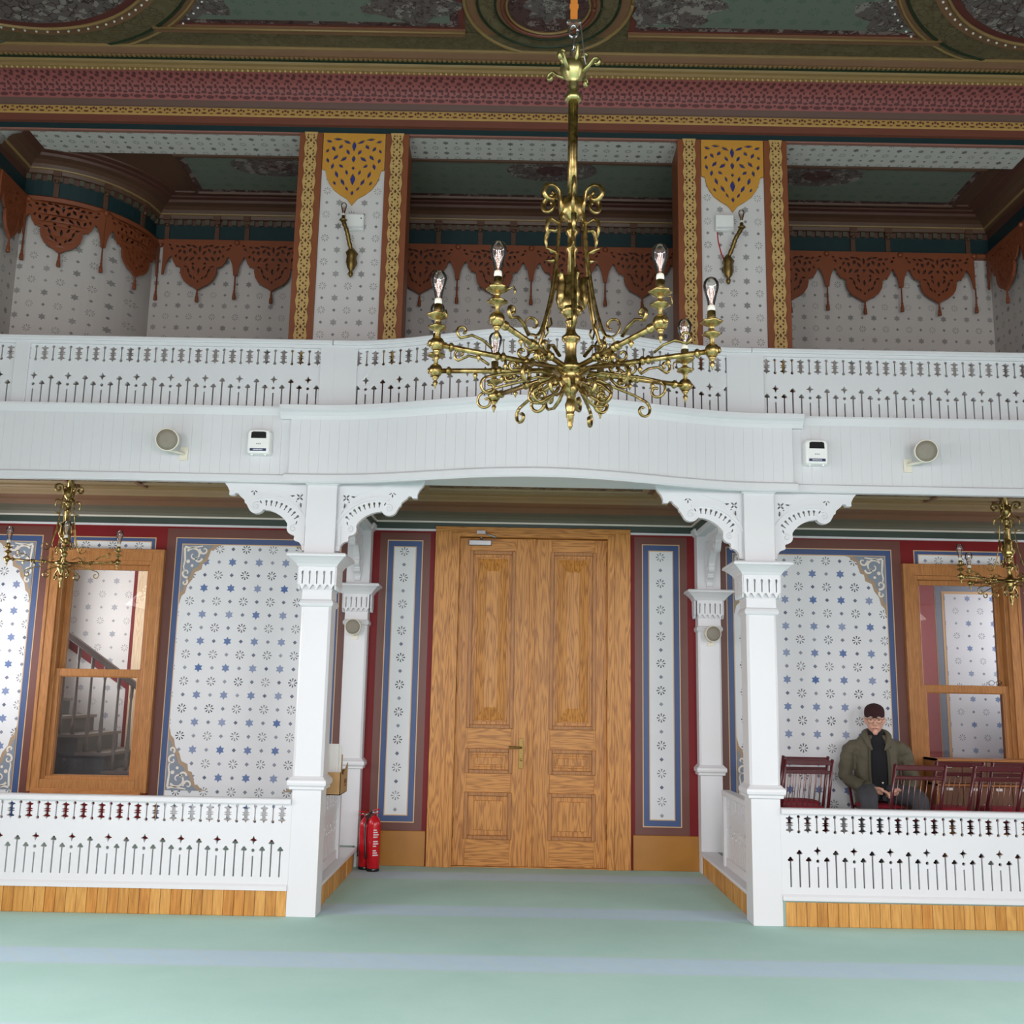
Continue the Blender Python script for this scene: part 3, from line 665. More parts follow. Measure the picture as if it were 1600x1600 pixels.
def column(name, x, y, hx, hy, label, group, plate, sides, zb=0):
    t = thing(name, (x, y, zb), label, 'column', group)
    MB().sq([(hx, hy, zb), (hx, hy, .855)], (x, y)).build('plinth', M['white'], t, bev=.003)
    e = lambda k: (hx+k, hy+k)
    MB().sq([(*e(.004), .85), (*e(.022), .855), (*e(.022), .875), (*e(.034), .882), (*e(.036), .90), (*e(.034), .918), (*e(.02), .93), (*e(.008), .945)], (x, y)).build('waist_moulding', M['white'], t, bev=.004)
    c = .018
    prof = MB()
    pts = lambda k: [(x-hx-k+c, y-hy-k), (x+hx+k-c, y-hy-k), (x+hx+k, y-hy-k+c), (x+hx+k, y+hy+k-c), (x+hx+k-c, y+hy+k), (x-hx-k+c, y+hy+k), (x-hx-k, y+hy+k-c), (x-hx-k, y-hy-k+c)]
    prof.prism(pts(.006), lambda u, v, d: (u, v, d), .94, 2.15); prof.build('shaft', M['white'], t, bev=.002)
    MB().sq([(*e(.006), 2.14), (*e(.016), 2.15), (*e(.022), 2.165), (*e(.016), 2.185), (*e(.006), 2.195), (*e(.004), 2.27)], (x, y)).build('neck_ring', M['white'], t, bev=.002)
    MB().sq([(*e(.008), 2.26), (*e(.008), 2.44)], (x, y)).build('capital_core', M['white'], t)
    b = MB(); k = .03
    b.add(*mapped(plate, lambda u, v, w_: (x+u, y-hy-k+w_, 2.43+v)))
    sp = plate if hy > .08 else SPS
    for s in (-1, 1): b.add(*mapped(sp, lambda u, v, w_: (x+s*(hx+k-w_), y+u, 2.43+v)))
    if hy > .08: b.add(*mapped(plate, lambda u, v, w_: (x+u, y+hy+k-w_, 2.43+v)))
    b.build('slotted_capital', M['white'], t)
    MB().sq([(*e(.03), 2.425), (*e(.04), 2.432), (*e(.05), 2.45), (*e(.075), 2.475), (*e(.10), 2.495), (*e(.112), 2.50), (*e(.112), 2.515), (*e(.105), 2.525), (*e(.02), 2.53)], (x, y)).build('abacus', M['white'], t, bev=.002)
    MB().sq([(*e(.008), 2.52), (*e(.008), 3.04), (*e(.02), 3.045), (*e(.026), 3.06), (*e(.04), 3.075), (*e(.042), 3.10)], (x, y)).build('upper_shaft', M['white'], t, bev=.003)
    for fn in sides: bracket(fn, t)
    return t
def side_fn(x, y, s, hx): return lambda u, v, w_: (x+s*(hx+.008+u), y+w_, 3.058-v)
G1 = 'front columns of the gallery'; G2 = 'pilasters beside the door'
YC = 7.555
for s, lb in ((-1, 'white square front column with fretwork brackets, beside the cardboard box'), (1, 'white square front column with fretwork brackets, nearest the seated man')):
    x = s*1.617
    column('column', x, YC, .103, .103, lb, G1, SP5, [side_fn(x, YC-.03, 1, .103), side_fn(x, YC-.03, -1, .103)])
for s, lb in ((-1, 'white wall pilaster with slotted capital behind the fire extinguishers'), (1, 'white wall pilaster with slotted capital right of the wooden doors')):
    x = s*1.635
    column('pilaster', x, 9.58, .100, .07, lb, G2, SP4, [lambda u, v, w_, x=x: (x+w_, 9.50-u, 3.058-v)])

# ================================================================ balustrades
def module(top=.755, bot=.19):
    u0, u1 = -.09525, .15875
    L = [[(u0, bot), (u1, bot), (u1, top), (u0, top)]]
    for u in (0, .127):
        L.append([(u-.0045, .642), (u-.011, .636), (u-.011, .627), (u-.0045, .620), (u+.0045, .620), (u+.011, .627), (u+.011, .636), (u+.0045, .642), (u+.0045, .722), (u+.011, .728), (u+.011, .737), (u+.0045, .744), (u-.0045, .744), (u-.011, .737), (u-.011, .728), (u-.0045, .722)])
    H_ = [(0, .062), (.008, .048), (.027, .043), (.026, .037), (.012, .030), (.011, .013), (.025, .010), (.025, .005), (.0125, .002)]
    AR = lambda u, h, k: [(u-k, .26), (u+k, .26), (u+k, h), (u+.019, h+.002), (u+.021, h+.012), (u+.012, h+.019), (u+.009, h+.027), (u, h+.032), (u-.009, h+.027), (u-.012, h+.019), (u-.021, h+.012), (u-.019, h+.002), (u-k, h)]
    for u in (-.0635, .0635):
        P_ = [(a, b) for a, b in H_]+[(a, -b) for a, b in H_[::-1]]+[(-a, -b) for a, b in H_[1:]]+[(-a, b) for a, b in H_[:0:-1]]
        L.append([(u+a, .682+b) for a, b in P_]); L.append(AR(u, .432, .0052))
    L.append(AR(.127, .478, .0056))
    L.append([(-.005, .26), (.005, .26), (.005, .398), (-.005, .398)]); L.append(circ(0, .436, .012, 9))
    L.append([(0, .535), (.009, .514), (.028, .505), (.009, .496), (0, .471), (-.009, .496), (-.028, .505), (-.009, .514)])
    return L
MODL = fret(module(), .022); MODU = fret(module(.785, .22), .022)
_l = module(); MODH = fret([[(.03175, .19), (.15875, .19), (.15875, .755), (.03175, .755)]]+[lp for lp in _l[1:] if min(x for x, y in lp) > .034], .022)
TOP = fret([[(-.09525, 0), (.15875, 0), (.15875, 1), (-.09525, 1)]], .022)
def front_balustrade(s, label):
    t = thing('balustrade', (s*3.6, D+.01, .18), label, 'balustrade', 'lower balustrades of the platforms')
    b = MB()
    for k in range(14):
        c = s*(1.971+.254*k); b.add(*mapped(MODL, lambda u, v, w_: (c+s*u, D+.011+w_, v)))
    b.add(*mapped(MODH, lambda u, v, w_: (s*(1.717+u), D+.011+w_, v)))
    xa, xb = sorted((s*1.74875, s*1.715)); b.box(xa, xb, D, D+.022, .19, .755)
    b.build('fretwork_panel', M['white'], t)
    xa, xb = sorted((s*1.72, s*5.55))
    b = MB().strip(xa, xb, [(D-.022, .750), (D-.026, .758), (D-.026, .782), (D-.018, .79), (D+.05, .79), (D+.056, .782), (D+.056, .758), (D+.05, .75)]); b.build('handrail', M['white'], t)
    b = MB().strip(xa, xb, [(D-.012, .172), (D-.012, .20), (D, .214), (D+.03, .214), (D+.04, .172)]); b.build('bottom_rail', M['white'], t)
front_balustrade(-1, 'low white fretwork balustrade in front of the stair window')
front_balustrade(1, 'low white fretwork balustrade in front of the seated man')
def side_balustrade(s, label):
    X = s*1.615; t = thing('balustrade', (X, 8.25, .19), label, 'balustrade', 'side balustrades of the walkway')
    b = MB()
    for k in range(4):
        c = 7.82+.254*k; b.add(*mapped(MODL, lambda u, v, w_: (X+w_, c+u, v)))
    b.box(X-.011, X+.011, 7.65, 7.82-.0952, .19, .755); b.build('fretwork_panel', M['white'], t)
    b = MB().box(X-.04, X+.04, 7.66, 8.80, .748, .79); b.build('handrail', M['white'], t, bev=.008)
    b = MB().box(X-.035, X+.035, 8.735, 8.80, .19, .748); b.box(X-.022, X+.022, 7.66, 8.735, .19, .26); b.build('end_post', M['white'], t, bev=.004)
    xa, xb = sorted((X-s*.10, X+s*.06))
    MB().box(xa, xb, 7.655, 9.505 if s > 0 else 9.36, .166, .192).build('ledge', M['white'], t, bev=.006)
side_balustrade(-1, 'short white side balustrade carrying the cardboard box'); side_balustrade(1, 'short white side balustrade right of the walkway to the doors')

def bow(x, A, L): return A*.5*(1+math.cos(PI*x/L)) if abs(x) < L else 0
RYY = 7.54
def upper_balustrade(kind, label):
    xc = {'l': -2.8, 'm': 0, 'r': 2.8}[kind]; t = thing('balustrade', (xc, RYY, 3.64), label, 'balustrade', 'gallery balustrades')
    YF = (lambda x: RYY-bow(x, .37, 1.50)) if kind == 'm' else (lambda x: RYY)
    b = MB(); zo = 3.371; q = .262/.254
    if kind == 'm': cs = [-1.31-.0315+.262*k for k in range(11)]; sg = 1; rng = (-1.44, 1.44)
    else:
        sg = -1 if kind == 'l' else 1; cs = [sg*(1.785+.262*k) for k in range(14)]; rng = tuple(sorted((sg*1.605, sg*5.5)))
    for c in cs: b.add(*mapped(MODU, lambda u, v, w_: (c+sg*q*u, YF(c+sg*q*u)+w_, v+zo)))
    b.build('fretwork_panel', M['white'], t)
    n = 40 if kind == 'm' else 1
    X = [rng[0]+(rng[1]-rng[0])*i/n for i in range(n+1)]
    if kind == 'm': X = [-1.6]+X+[1.6]
    def sweep(prof):
        b = MB(); k = len(prof)
        vs = [(x, YF(x)+dy, z) for x in X for dy, z in prof]; fs = [(i*k+j, i*k+(j+1) % k, (i+1)*k+(j+1) % k, (i+1)*k+j) for i in range(len(X)-1) for j in range(k)]
        fs += [tuple(range(k)), tuple((len(X)-1)*k+j for j in range(k))]; return b.add(vs, fs)
    sweep([(-.045, 4.150), (-.05, 4.158), (-.05, 4.182), (-.04, 4.19), (.05, 4.19), (.055, 4.15)]).build('handrail', M['white'], t)
    sweep([(-.028, 4.125), (-.028, 4.152), (.03, 4.152), (.03, 4.125)]).build('top_rail', M['white'], t)
    sweep([(-.018, 3.59), (-.018, 3.615), (.03, 3.615), (.03, 3.59)]).build('bottom_rail', M['white'], t)
    posts = {'m': (-1.50, 1.50), 'l': (-1.64, -3.98), 'r': (1.64, 3.98)}[kind]
    for px in posts:
        wd = .088 if kind == 'm' else .055
        MB().box(px-wd, px+wd, YF(px)-.03, YF(px)+.03, 3.6, 4.152).build('post', M['white'], t, bev=.004)
    return t
upper_balustrade('l', 'straight white gallery balustrade above the left wall speaker')
upper_balustrade('m', 'bowed white gallery balustrade behind the large chandelier')
upper_balustrade('r', 'straight white gallery balustrade above the right wall speaker')

# ================================================================ balcony front
bal = thing('balcony', (0, 7.45, 3.05), 'white boarded balcony front bowing out in the middle over the door', 'balcony')
def planks_front(x0, x1, FY, z0, z1):
    n = int(round((x1-x0)/.0735)); wd = (x1-x0)/n
    for k in range(n):
        a, c = x0+wd*k+.0002, x0+wd*(k+1)-.0002; j = random.uniform(-.0005, .0005)
        vs = [(x, FY(x)+d+j, z) for x in (a, c) for d in (0, .03) for z in (z0, z1)]
        MB().add(vs, [(0, 1, 3, 2), (4, 6, 7, 5), (0, 4, 5, 1), (2, 3, 7, 6), (0, 2, 6, 4), (1, 5, 7, 3)]).build('plank', M['white'], bal, bev=.0008)
BY = 7.415
FB = lambda x: BY-bow(x, .37, 1.66)
planks_front(-4.62, -1.87, lambda x: D, 3.10, 3.62); planks_front(1.87, 4.62, lambda x: D, 3.10, 3.62); planks_front(-1.87, 1.87, FB, 3.10, 3.60)
for xa, xb in ((-5.58, -4.62), (4.62, 5.58)): MB().box(xa, xb, D, D+.03, 3.1, 3.62).build('plank', M['white'], bal)
for s in (-1, 1):
    xa, xb = sorted((s*1.86, s*5.58))
    MB().strip(xa, xb, [(D-.012, 3.055), (D-.02, 3.066), (D-.02, 3.108), (D-.006, 3.118), (D+.04, 3.118), (D+.04, 3.055)]).build('bottom_moulding', M['white'], bal)
    MB().strip(xa, xb, [(D-.002, 3.57), (D-.014, 3.60), (D-.02, 3.62), (D-.02, 3.636), (D+.1, 3.636), (D+.1, 3.57)]).build('top_moulding', M['white'], bal)
def bowsweep(nm, prof, mat, x1=1.90):
    N = 48; k = len(prof); X = [-x1+2*x1*i/N for i in range(N+1)]
    vs = [(x, FB(x)+dy, z) for x in X for dy, z in prof]; fs = [(i*k+j, i*k+(j+1) % k, (i+1)*k+(j+1) % k, (i+1)*k+j) for i in range(N) for j in range(k)]
    fs += [tuple(range(k)), tuple(N*k+j for j in range(k))]; MB().add(vs, fs).build(nm, mat, bal)
bowsweep('bottom_moulding', [(-.010, 3.050), (-.022, 3.062), (-.022, 3.108), (-.006, 3.122), (.03, 3.122), (.03, 3.050)], M['white'])
bowsweep('top_moulding', [(.0, 3.535), (-.012, 3.56), (-.03, 3.582), (-.052, 3.595), (-.058, 3.60), (-.058, 3.632), (-.05, 3.636), (.08, 3.636), (.08, 3.535)], M['white'], 1.95)
N = 48; P_ = [(-1.87+3.74*i/N, FB(-1.87+3.74*i/N)+.004) for i in range(N+1)]
MB().prism(P_+[(1.87, 7.50), (-1.87, 7.50)], lambda u, v, d: (u, v, d), 3.098, 3.12).build('soffit', M['cool_white'], bal)
MB().prism([(x, y+.02) for x, y in P_]+[(1.87, 7.50), (-1.87, 7.50)], lambda u, v, d: (u, v, d), 3.56, 3.60).build('deck', M['cool_white'], bal)
# ================================================================ upper gallery
GC = 6.325
gx0, gx1 = -4.745, 4.52
b = MB().box(gx0-.2, gx1+.2, B, B+.18, 3.5, 6.6)
wg = struct(b.build('wall_gallery', M['st_gal']), 'faded stencilled back wall of the upper gallery', 'wall')
b = MB().box(gx1, gx1+.15, 8.21, B, 3.6, 6.6); struct(b.build('wall_gallery_right', M['st_side']), 'stencilled right end wall of the upper gallery', 'wall')
b = MB().box(gx0-.15, gx0, 8.21, B, 3.6, 6.6); wgl = struct(b.build('wall_gallery_left', M['st_side']), 'stencilled left end wall of the upper gallery', 'wall')
for s, nm, sd in ((-1, 'wall_gallery_pier_left', 'left'), (1, 'wall_gallery_pier_right', 'right')):
    xa, xb = sorted((s*HX, (gx0-.001) if s < 0 else gx1+.001)); struct(MB().box(xa, xb, 8.21, 8.40, 3.6, 6.6).build(nm, M['st_pil']), 'stencilled pier closing the %s end of the gallery' % sd, 'wall')
CR = .895
P_ = [(gx0, B)]+[(gx0+CR*math.cos(a), B+CR*math.sin(a)) for a in [-PI/2*i/20 for i in range(21)]]
b = MB().prism(P_, lambda u, v, d: (u, v, d), 3.6, GC+.05)
for i, f in enumerate(b.f): b.sm[i] = False
struct(b.build('wall_gallery_drum', M['st_gal']), 'rounded stencilled drum in the left corner of the gallery', 'wall')
cg = MB().box(gx0-.2, gx1+.2, 8.2, B+.1, GC, GC+.1).build('ceiling_gallery', M['gal_brown']); struct(cg, 'brown moulded gallery ceiling with painted green panel', 'ceiling')
def path_pts(off):
    """plan line along end wall, drum, back wall, end wall, offset into the gallery"""
    R_ = CR+off; a0, a1 = -math.acos(off/R_), -math.asin(off/R_)
    return [(gx0+off, 8.21)]+[(gx0+R_*math.cos(a0+(a1-a0)*i/18), B+R_*math.sin(a0+(a1-a0)*i/18)) for i in range(19)]+[(gx1-off, B-off), (gx1-off, 8.21)]
def moulding(nm, prof, mat):
    rows = [[(x, y, z) for x, y in path_pts(max(i, 1e-4))] for i, z in prof]
    n = len(rows[0])
    vs = [p for r in rows for p in r]; fs = [(k*n+i, k*n+i+1, (k+1)*n+i+1, (k+1)*n+i) for k in range(len(rows)-1) for i in range(n-1)]
    return MB().add(vs, fs).build(nm, mat, cg)
moulding('rust_rail', [(.0, 5.90), (.05, 5.905), (.055, 5.94), (.04, 5.955), (.0, 5.96)], M['rust'])
moulding('teal_band', [(.012, 5.95), (.012, 6.115)], M['teal'])
moulding('dentil_ground', [(.012, 6.115), (.02, 6.165)], M['gal_red'])
moulding('brown_moulding', [(.02, 6.165), (.05, 6.17), (.06, 6.2)], M['gal_brown'])
moulding('gold_fillet', [(.06, 6.2), (.075, 6.203), (.08, 6.212)], M['gold_mould'])
moulding('brown_cove', [(.08, 6.212), (.10, 6.24), (.14, 6.262), (.20, 6.272)], M['gal_brown'])
moulding('red_brown_moulding', [(.20, 6.272), (.215, 6.292), (.26, 6.298), (.27, 6.308), (.33, 6.312), (.335, GC)], M['gal_red'])
b = MB()
for k in range(96):
    x = gx0+CR+.08+k*.09*1.0
    if x < gx1-.05: b.box(x-.022, x+.022, B-.045, B, 6.112, 6.162)
for k in range(16):
    a = -PI/2+PI/2*(k+.5)/16; c_ = Matrix.Translation((gx0+(CR)*math.cos(a), B+(CR)*math.sin(a), 0)) @ Matrix.Rotation(a, 4, 'Z'); b.box(0, .045, -.02, .02, 6.112, 6.162, c_)
o = b.build('dentil_row', M['gal_dentil'], cg); o['kind'] = 'stuff'
def console(mtx):
    b = MB(); b.box(0, .03, -.022, .022, 5.96, 6.13, mtx); b.box(0, .07, -.035, .035, 6.15, 6.20, mtx); b.box(0, .05, -.03, .03, 6.12, 6.15, mtx); b.ball((.045, 0, 6.105), .018, 8, mtx)
    b.build('console_block', M['gal_brown'], cg)
for x in (-3.72, -3.22, -2.92, -2.30, -1.0, -.58, -.25, .45, .95, 1.5, 2.5, 3.15, 3.5, 4.3): console(Matrix.Translation((x, B, 0)) @ Matrix.Rotation(-PI/2, 4, 'Z'))
for k in range(3):
    a = -PI/2+PI/2*(.2+.3*k); console(Matrix.Translation((gx0+CR*math.cos(a), B+CR*math.sin(a), 0)) @ Matrix.Rotation(a, 4, 'Z'))
MB().box(-3.33, 4.02, 8.25, 9.30, GC-.014, GC).build('panel_border', M['ceil_dark'], cg)
MB().box(-3.27, 3.96, 8.25, 9.24, GC-.018, GC).build('painted_panel', M['ceil_panel'], cg)
for xc in (-2.45, .1, 2.55):
    b = MB(); b.prism(ell(xc, 8.76, .42, .20, 0, 20), lambda u, v, d: (u, v, d), GC-.022, GC-.01); b.build('painted_blossom', M['ceil_floral'], cg)
    b = MB(); b.prism(ell(xc, 8.76, .15, .09, 0, 14), lambda u, v, d: (u, v, d), GC-.026, GC-.01); b.build('painted_rosette', M['ceil_dark'], cg)
MB().ring(-3.36, 4.05, 8.585, 9.33, [(0, GC), (.004, GC-.03), (.03, GC-.034), (.036, GC-.012)]).build('panel_frame', M['gal_brown'], cg)
# ---------------------------------------------------------------- fretwork valance
def half_outline(): return [(0, .520), (.022, .508), (.050, .487), (.090, .468), (.135, .432), (.165, .385), (.178, .330), (.176, .295), (.200, .292), (.206, .275), (.228, .285), (.240, .262), (.258, .235), (.270, .195), (.284, .176), (.298, .188), (.314, .222), (.330, .262), (.340, .315), (.346, .366), (.366, .372)]
def scallop_holes():
    H_ = []
    def both(x, y, l, w_, r):
        H_.append(leafhole(x, y, l*1.12, w_*1.3, r)); H_.append(leafhole(-x, y, l*1.12, w_*1.3, -r))
    H_ += [leafhole(0, .10, .038, .013), leafhole(0, .33, .034, .014), leafhole(0, .20, .018, .018), leafhole(0, .44, .014, .012)]
    both(.055, .075, .030, .010, 1.1); both(.045, .14, .026, .011, .6); both(.095, .115, .024, .012, -.5); both(.11, .065, .026, .010, 1.4); both(.165, .08, .026, .011, 1.3)
    both(.15, .135, .022, .012, .4); both(.20, .125, .020, .010, -.6); both(.225, .075, .020, .009, 1.2); both(.075, .205, .030, .011, -.9); both(.135, .205, .030, .010, -.6); both(.19, .20, .022, .010, .3); both(.235, .175, .016, .009, -.2)
    both(.055, .30, .024, .009, .5); both(.10, .33, .030, .009, .35); both(.075, .385, .026, .009, .7); both(.04, .405, .018, .007, .4); both(.13, .285, .022, .008, 1.3); both(.06, .255, .014, .012, 0); both(.28, .10, .020, .009, .9); both(.30, .06, .014, .008, 1.2)
    return H_
_h = half_outline(); OUT = [(-.366, .0), (.366, .0)]+[(u, v) for u, v in _h[::-1]]+[(-u, v) for u, v in _h[1:]]
SCAL = fret([OUT]+scallop_holes(), .016)
RIM = fret([[(u*1.0, v+.0) for u, v in [(.178, .30), (.180, .33), (.167, .388), (.137, .436), (.092, .472), (.052, .491), (0, .528), (-.052, .491), (-.092, .472), (-.137, .436), (-.167, .388), (-.180, .33), (-.178, .30), (-.150, .30), (-.152, .33), (-.141, .374), (-.114, .41), (-.075, .443), (-.04, .46), (0, .49), (.04, .46), (.075, .443), (.114, .41), (.141, .374), (.152, .33), (.150, .30)]]], .028)
def valance_unit(fn, parent, zt):
    o = MB().add(*mapped(SCAL, fn)).build('scallop', M['rust'], parent)
    MB().add(*mapped(RIM, fn)).build('scallop_rim', M['rust'], o)
    b = MB()
    vs, fs = mapped(fret([[(-.30, .02), (.30, .02), (.27, .16), (.20, .25), (.165, .30), (.165, .38), (.12, .43), (0, .50), (-.12, .43), (-.165, .38), (-.165, .30), (-.20, .25), (-.27, .16)]], .006), lambda u, v, w_: fn(u, v, w_+.02)); b.add(vs, fs); b.build('blue_backing', M['dark_backing'], o)
    def tassel(u, v0, L):
        b = MB(); p = fn(u, 0, 0); c = (p[0], p[1], zt-v0-L)
        b.lathe([(.017, 0), (.019, .01), (.016, .05), (.009, .075), (.013, .085), (.008, .095), (.009, .12), (.006, L)], 8, c); b.build('tassel', M['rust'], o)
    tassel(0, .505, .145); tassel(.366, .36, .255)
    b = MB(); p = fn(.366, .03, -.012); b.ball(p, .028, 8); b.build('boss', M['rust'], o)
ZT = 5.935
vb = thing('valance', (0, B-.06, 5.4), 'long rust red fretwork valance with tassels along the gallery back wall', 'valance', 'gallery valances')
for k in range(11):
    xc = -3.36+.732*k
    if xc+.366 < gx1: valance_unit(lambda u, v, w_, xc=xc: (xc+u, B-.075+w_, ZT-v), vb, ZT)
vd = thing('valance', (gx0+.7, B-.7, 5.4), 'curved rust red fretwork valance with tassels round the corner drum', 'valance', 'gallery valances')
def drum_fn(a0):
    R_ = CR+.06
    def fn(u, v, w_):
        a = a0+u/R_; return (gx0+(R_-w_)*math.cos(a), B+(R_-w_)*math.sin(a), ZT-v)
    return fn
for a0 in (-PI/2+.40, -PI/2+1.17): valance_unit(drum_fn(a0), vd, ZT)
vl = thing('valance', (gx0+.06, 8.2, 5.4), 'rust red fretwork valance on the left end wall of the gallery', 'valance', 'gallery valances')
for yc in (8.47,): valance_unit(lambda u, v, w_, yc=yc: (gx0+.06-w_, yc+u*.66, ZT-v), vl, ZT)
vr = thing('valance', (gx1-.06, 8.9, 5.4), 'rust red fretwork valance on the right end wall of the gallery', 'valance', 'gallery valances')
for yc, q_ in ((9.22, .98), (8.56, .80)): valance_unit(lambda u, v, w_, yc=yc, q_=q_: (gx1-.06+w_, yc-u*q_, ZT-v), vr, ZT)

# ---------------------------------------------------------------- gallery pillars
def lattice(h):
    n = int(h/.148); st = h/n; L = []; R_ = []
    for i in range(n*4+1):
        z = h*i/(n*4); wv = .050+.007*math.cos(2*PI*i/4*1.0); L.append((-wv, z)); R_.append((wv, z))
    loops = [R_+L[::-1]]
    for i in range(n):
        z = st*(i+.5)
        loops += [leafhole(0, z, .020, .011), circ(0, z+st*.5-.0, .011, 8) if i < n-1 else circ(0, z+st*.33, .006, 6)]
        for s in (-1, 1):
            loops += [leafhole(s*.026, z+.026, .017, .0085, s*-.5), leafhole(s*.026, z-.026, .017, .0085, s*.5), leafhole(s*.036, z, .012, .007, 0), leafhole(s*.024, z+.056 if i < n-1 else z+.05, .010, .008, 0), leafhole(s*.024, z-.056, .010, .008, 0)]
    return fret(loops, .012)
PZ0, PZ1 = 3.6, 6.305
LAT = lattice(PZ1-4.15)
ORN_OUT = [(-.268, 0), (.268, 0), (.268, .335), (.238, .345), (.228, .40), (.205, .46), (.165, .52), (.11, .565), (.045, .605), (.018, .64), (0, .665), (-.018, .64), (-.045, .605), (-.11, .565), (-.165, .52), (-.205, .46), (-.228, .40), (-.238, .345), (-.268, .335)]
def grow(lp, k):
    cx, cy = sum(x for x, y in lp)/len(lp), sum(y for x, y in lp)/len(lp); return [(cx+(x-cx)*k, cy+(y-cy)*k) for x, y in lp]
def orn_holes():
    H_ = [leafhole(0, .12, .05, .020), leafhole(0, .43, .055, .024), leafhole(0, .24, .034, .018), leafhole(0, .555, .024, .015), leafhole(0, .325, .018, .015)]
    for x, y, l, w_, r in ((.06, .08, .038, .015, 1.1), (.05, .175, .03, .015, .5), (.14, .055, .040, .014, 1.5), (.215, .075, .028, .015, 1.2), (.115, .125, .026, .017, -.6), (.175, .145, .028, .016, .5), (.228, .165, .022, .013, -.5), (.085, .240, .036, .017, -.9), (.155, .225, .034, .016, -.7), (.222, .255, .026, .014, .3),
                           (.105, .305, .026, .015, .9), (.18, .31, .030, .015, -.2), (.055, .365, .028, .013, .3), (.140, .385, .036, .015, .35), (.085, .455, .038, .015, .5), (.155, .465, .022, .012, .5), (.048, .515, .026, .011, .5)):
        H_ += [leafhole(x, y, l, w_, r), leafhole(-x, y, l, w_, -r)]
    def inside(p, lp):
        c = False
        for (x1, y1), (x2, y2) in zip(lp, lp[1:]+lp[:1]):
            if (y1 > p[1]) != (y2 > p[1]) and p[0] < (x2-x1)*(p[1]-y1)/(y2-y1)+x1: c = not c
        return c
    keep = []
    for lp in H_:
        if max(abs(x) for x, y in lp) > .255 or min(y for x, y in lp) < .02: continue
        g_ = grow(lp, 1.06)
        if all(not any(inside(p, k) for p in g_) and not any(inside(p, g_) for p in k) for k in keep): keep.append(lp)
    return keep
ORN = fret([ORN_OUT]+orn_holes(), .018)
for s, mt, lb in ((-1, M['st_pil'], 'stencilled gallery pillar with gilded lattice strips, left of the chandelier rod'), (1, M['st_pilr'], 'stencilled gallery pillar with gilded lattice strips, right of the chandelier rod')):
    x = s*1.635; t = thing('gallery_pillar', (x, U, PZ0), lb, 'pillar', 'gallery pillars')
    MB().box(x-.46, x+.46, U+.02, U+.36, PZ0, PZ1).build('pillar_body', M['brown_wood'], t)
    MB().box(x-.275, x+.275, U+.004, U+.02, PZ0, PZ1).build('stencilled_panel', mt, t)
    for q in (-1, 1):
        MB().box(x+q*.373-.100, x+q*.373+.100, U-.025, U+.03, PZ0, PZ1).build('edge_board', M['brown_wood'], t, bev=.004)
        MB().add(*mapped(LAT, lambda u, v, w_: (x+q*.373+u, U-.031+w_, 4.15+v))).build('lattice_strip', M['gold_wood'], t)
        MB().box(x+q*.373-.044, x+q*.373+.044, U-.0265, U-.02, 4.15, PZ1).build('lattice_ground', plain('lattice_ground', (84, 58, 40), .6), t)
    MB().add(*mapped(ORN, lambda u, v, w_: (x+u, U-.012+w_, PZ1-v))).build('pierced_ornament', M['orange_gold'], t)
    MB().prism([(u*.93, .01+v*.95) for u, v in ORN_OUT], lambda u, v, d: (x+u, U-.002+d, PZ1-v), 0, .008).build('blue_ground', M['deep_blue'], t)

# ---------------------------------------------------------------- main cornice, beam and hall ceiling
CZ = 6.85
ce = MB().box(-HX, HX, RY, 7.86, CZ, CZ+.15).build('ceiling', M['ceil_olive']); struct(ce, 'painted olive hall ceiling with ringed medallions and green panels', 'ceiling')
tr = thing('trim_1', (0, U, 6.3), 'deep painted cornice beam above the gallery pillars', 'cornice', kind='structure')
MB().box(-HX, HX, U+.0, U+.38, 6.306, 7.0).build('beam', M['brown_wood'], tr)
MB().box(-HX, HX, U+.02, U+.375, 6.302, 6.308).build('stencilled_soffit', M['st_soffit'], tr)
MB().box(-HX, HX, U-.012, U+.022, 6.298, 6.312).build('pink_fillet', plain('pink_fillet', (150, 104, 92), .5), tr)
def corn(nm, prof, mat): MB().strip(-HX, HX, prof, closed=False).build(nm, mat, tr)
corn('teal_band', [(U-.01, 6.311), (U-.01, 6.364)], M['teal'])
corn('red_brown_band', [(U-.01, 6.364), (U-.04, 6.37), (U-.045, 6.43)], M['red_brown'])
corn('gold_pattern_band', [(U-.045, 6.43), (U-.055, 6.44), (U-.06, 6.498)], M['gold_band'])
corn('grey_brown_band', [(U-.06, 6.498), (U-.075, 6.505), (U-.085, 6.555)], M['grey_brown'])
corn('red_pattern_cove', [(8.115, 6.555), (8.10, 6.60), (8.07, 6.64), (8.03, 6.67), (7.97, 6.695), (7.92, 6.705)], M['cove_red'])
corn('olive_moulding', [(7.92, 6.705), (7.89, 6.715), (7.885, 6.735), (7.86, 6.742), (7.845, 6.755)], M['gold_mould'])
corn('green_groove', [(7.845, 6.755), (7.846, 6.774), (7.835, 6.778)], M['green_black'])
corn('brown_moulding', [(7.835, 6.778), (7.80, 6.782), (7.765, 6.80), (7.755, 6.806)], M['brown_mould'])
corn('gold_fillet', [(7.755, 6.806), (7.745, 6.807), (7.742, 6.818), (7.742, CZ)], M['gold_mould'])
b = MB()
for k in range(210):
    x = -4.75+k*.0455; b.ball((x, 7.905, 6.706), .011, 6)
o = b.build('gold_bead_row', M['gold_wood'], tr); o['kind'] = 'stuff'
b = MB()
for k in range(230):
    x = -4.75+k*.0415; b.box(x-.012, x+.012, 7.815, 7.84, 6.772, 6.784)
o = b.build('gold_dentil_row', M['gold_mould'], tr); o['kind'] = 'stuff'
MB().box(-HX, HX, 7.555, 7.75, CZ-.022, CZ).build('border_board', M['ceil_olive'], ce)
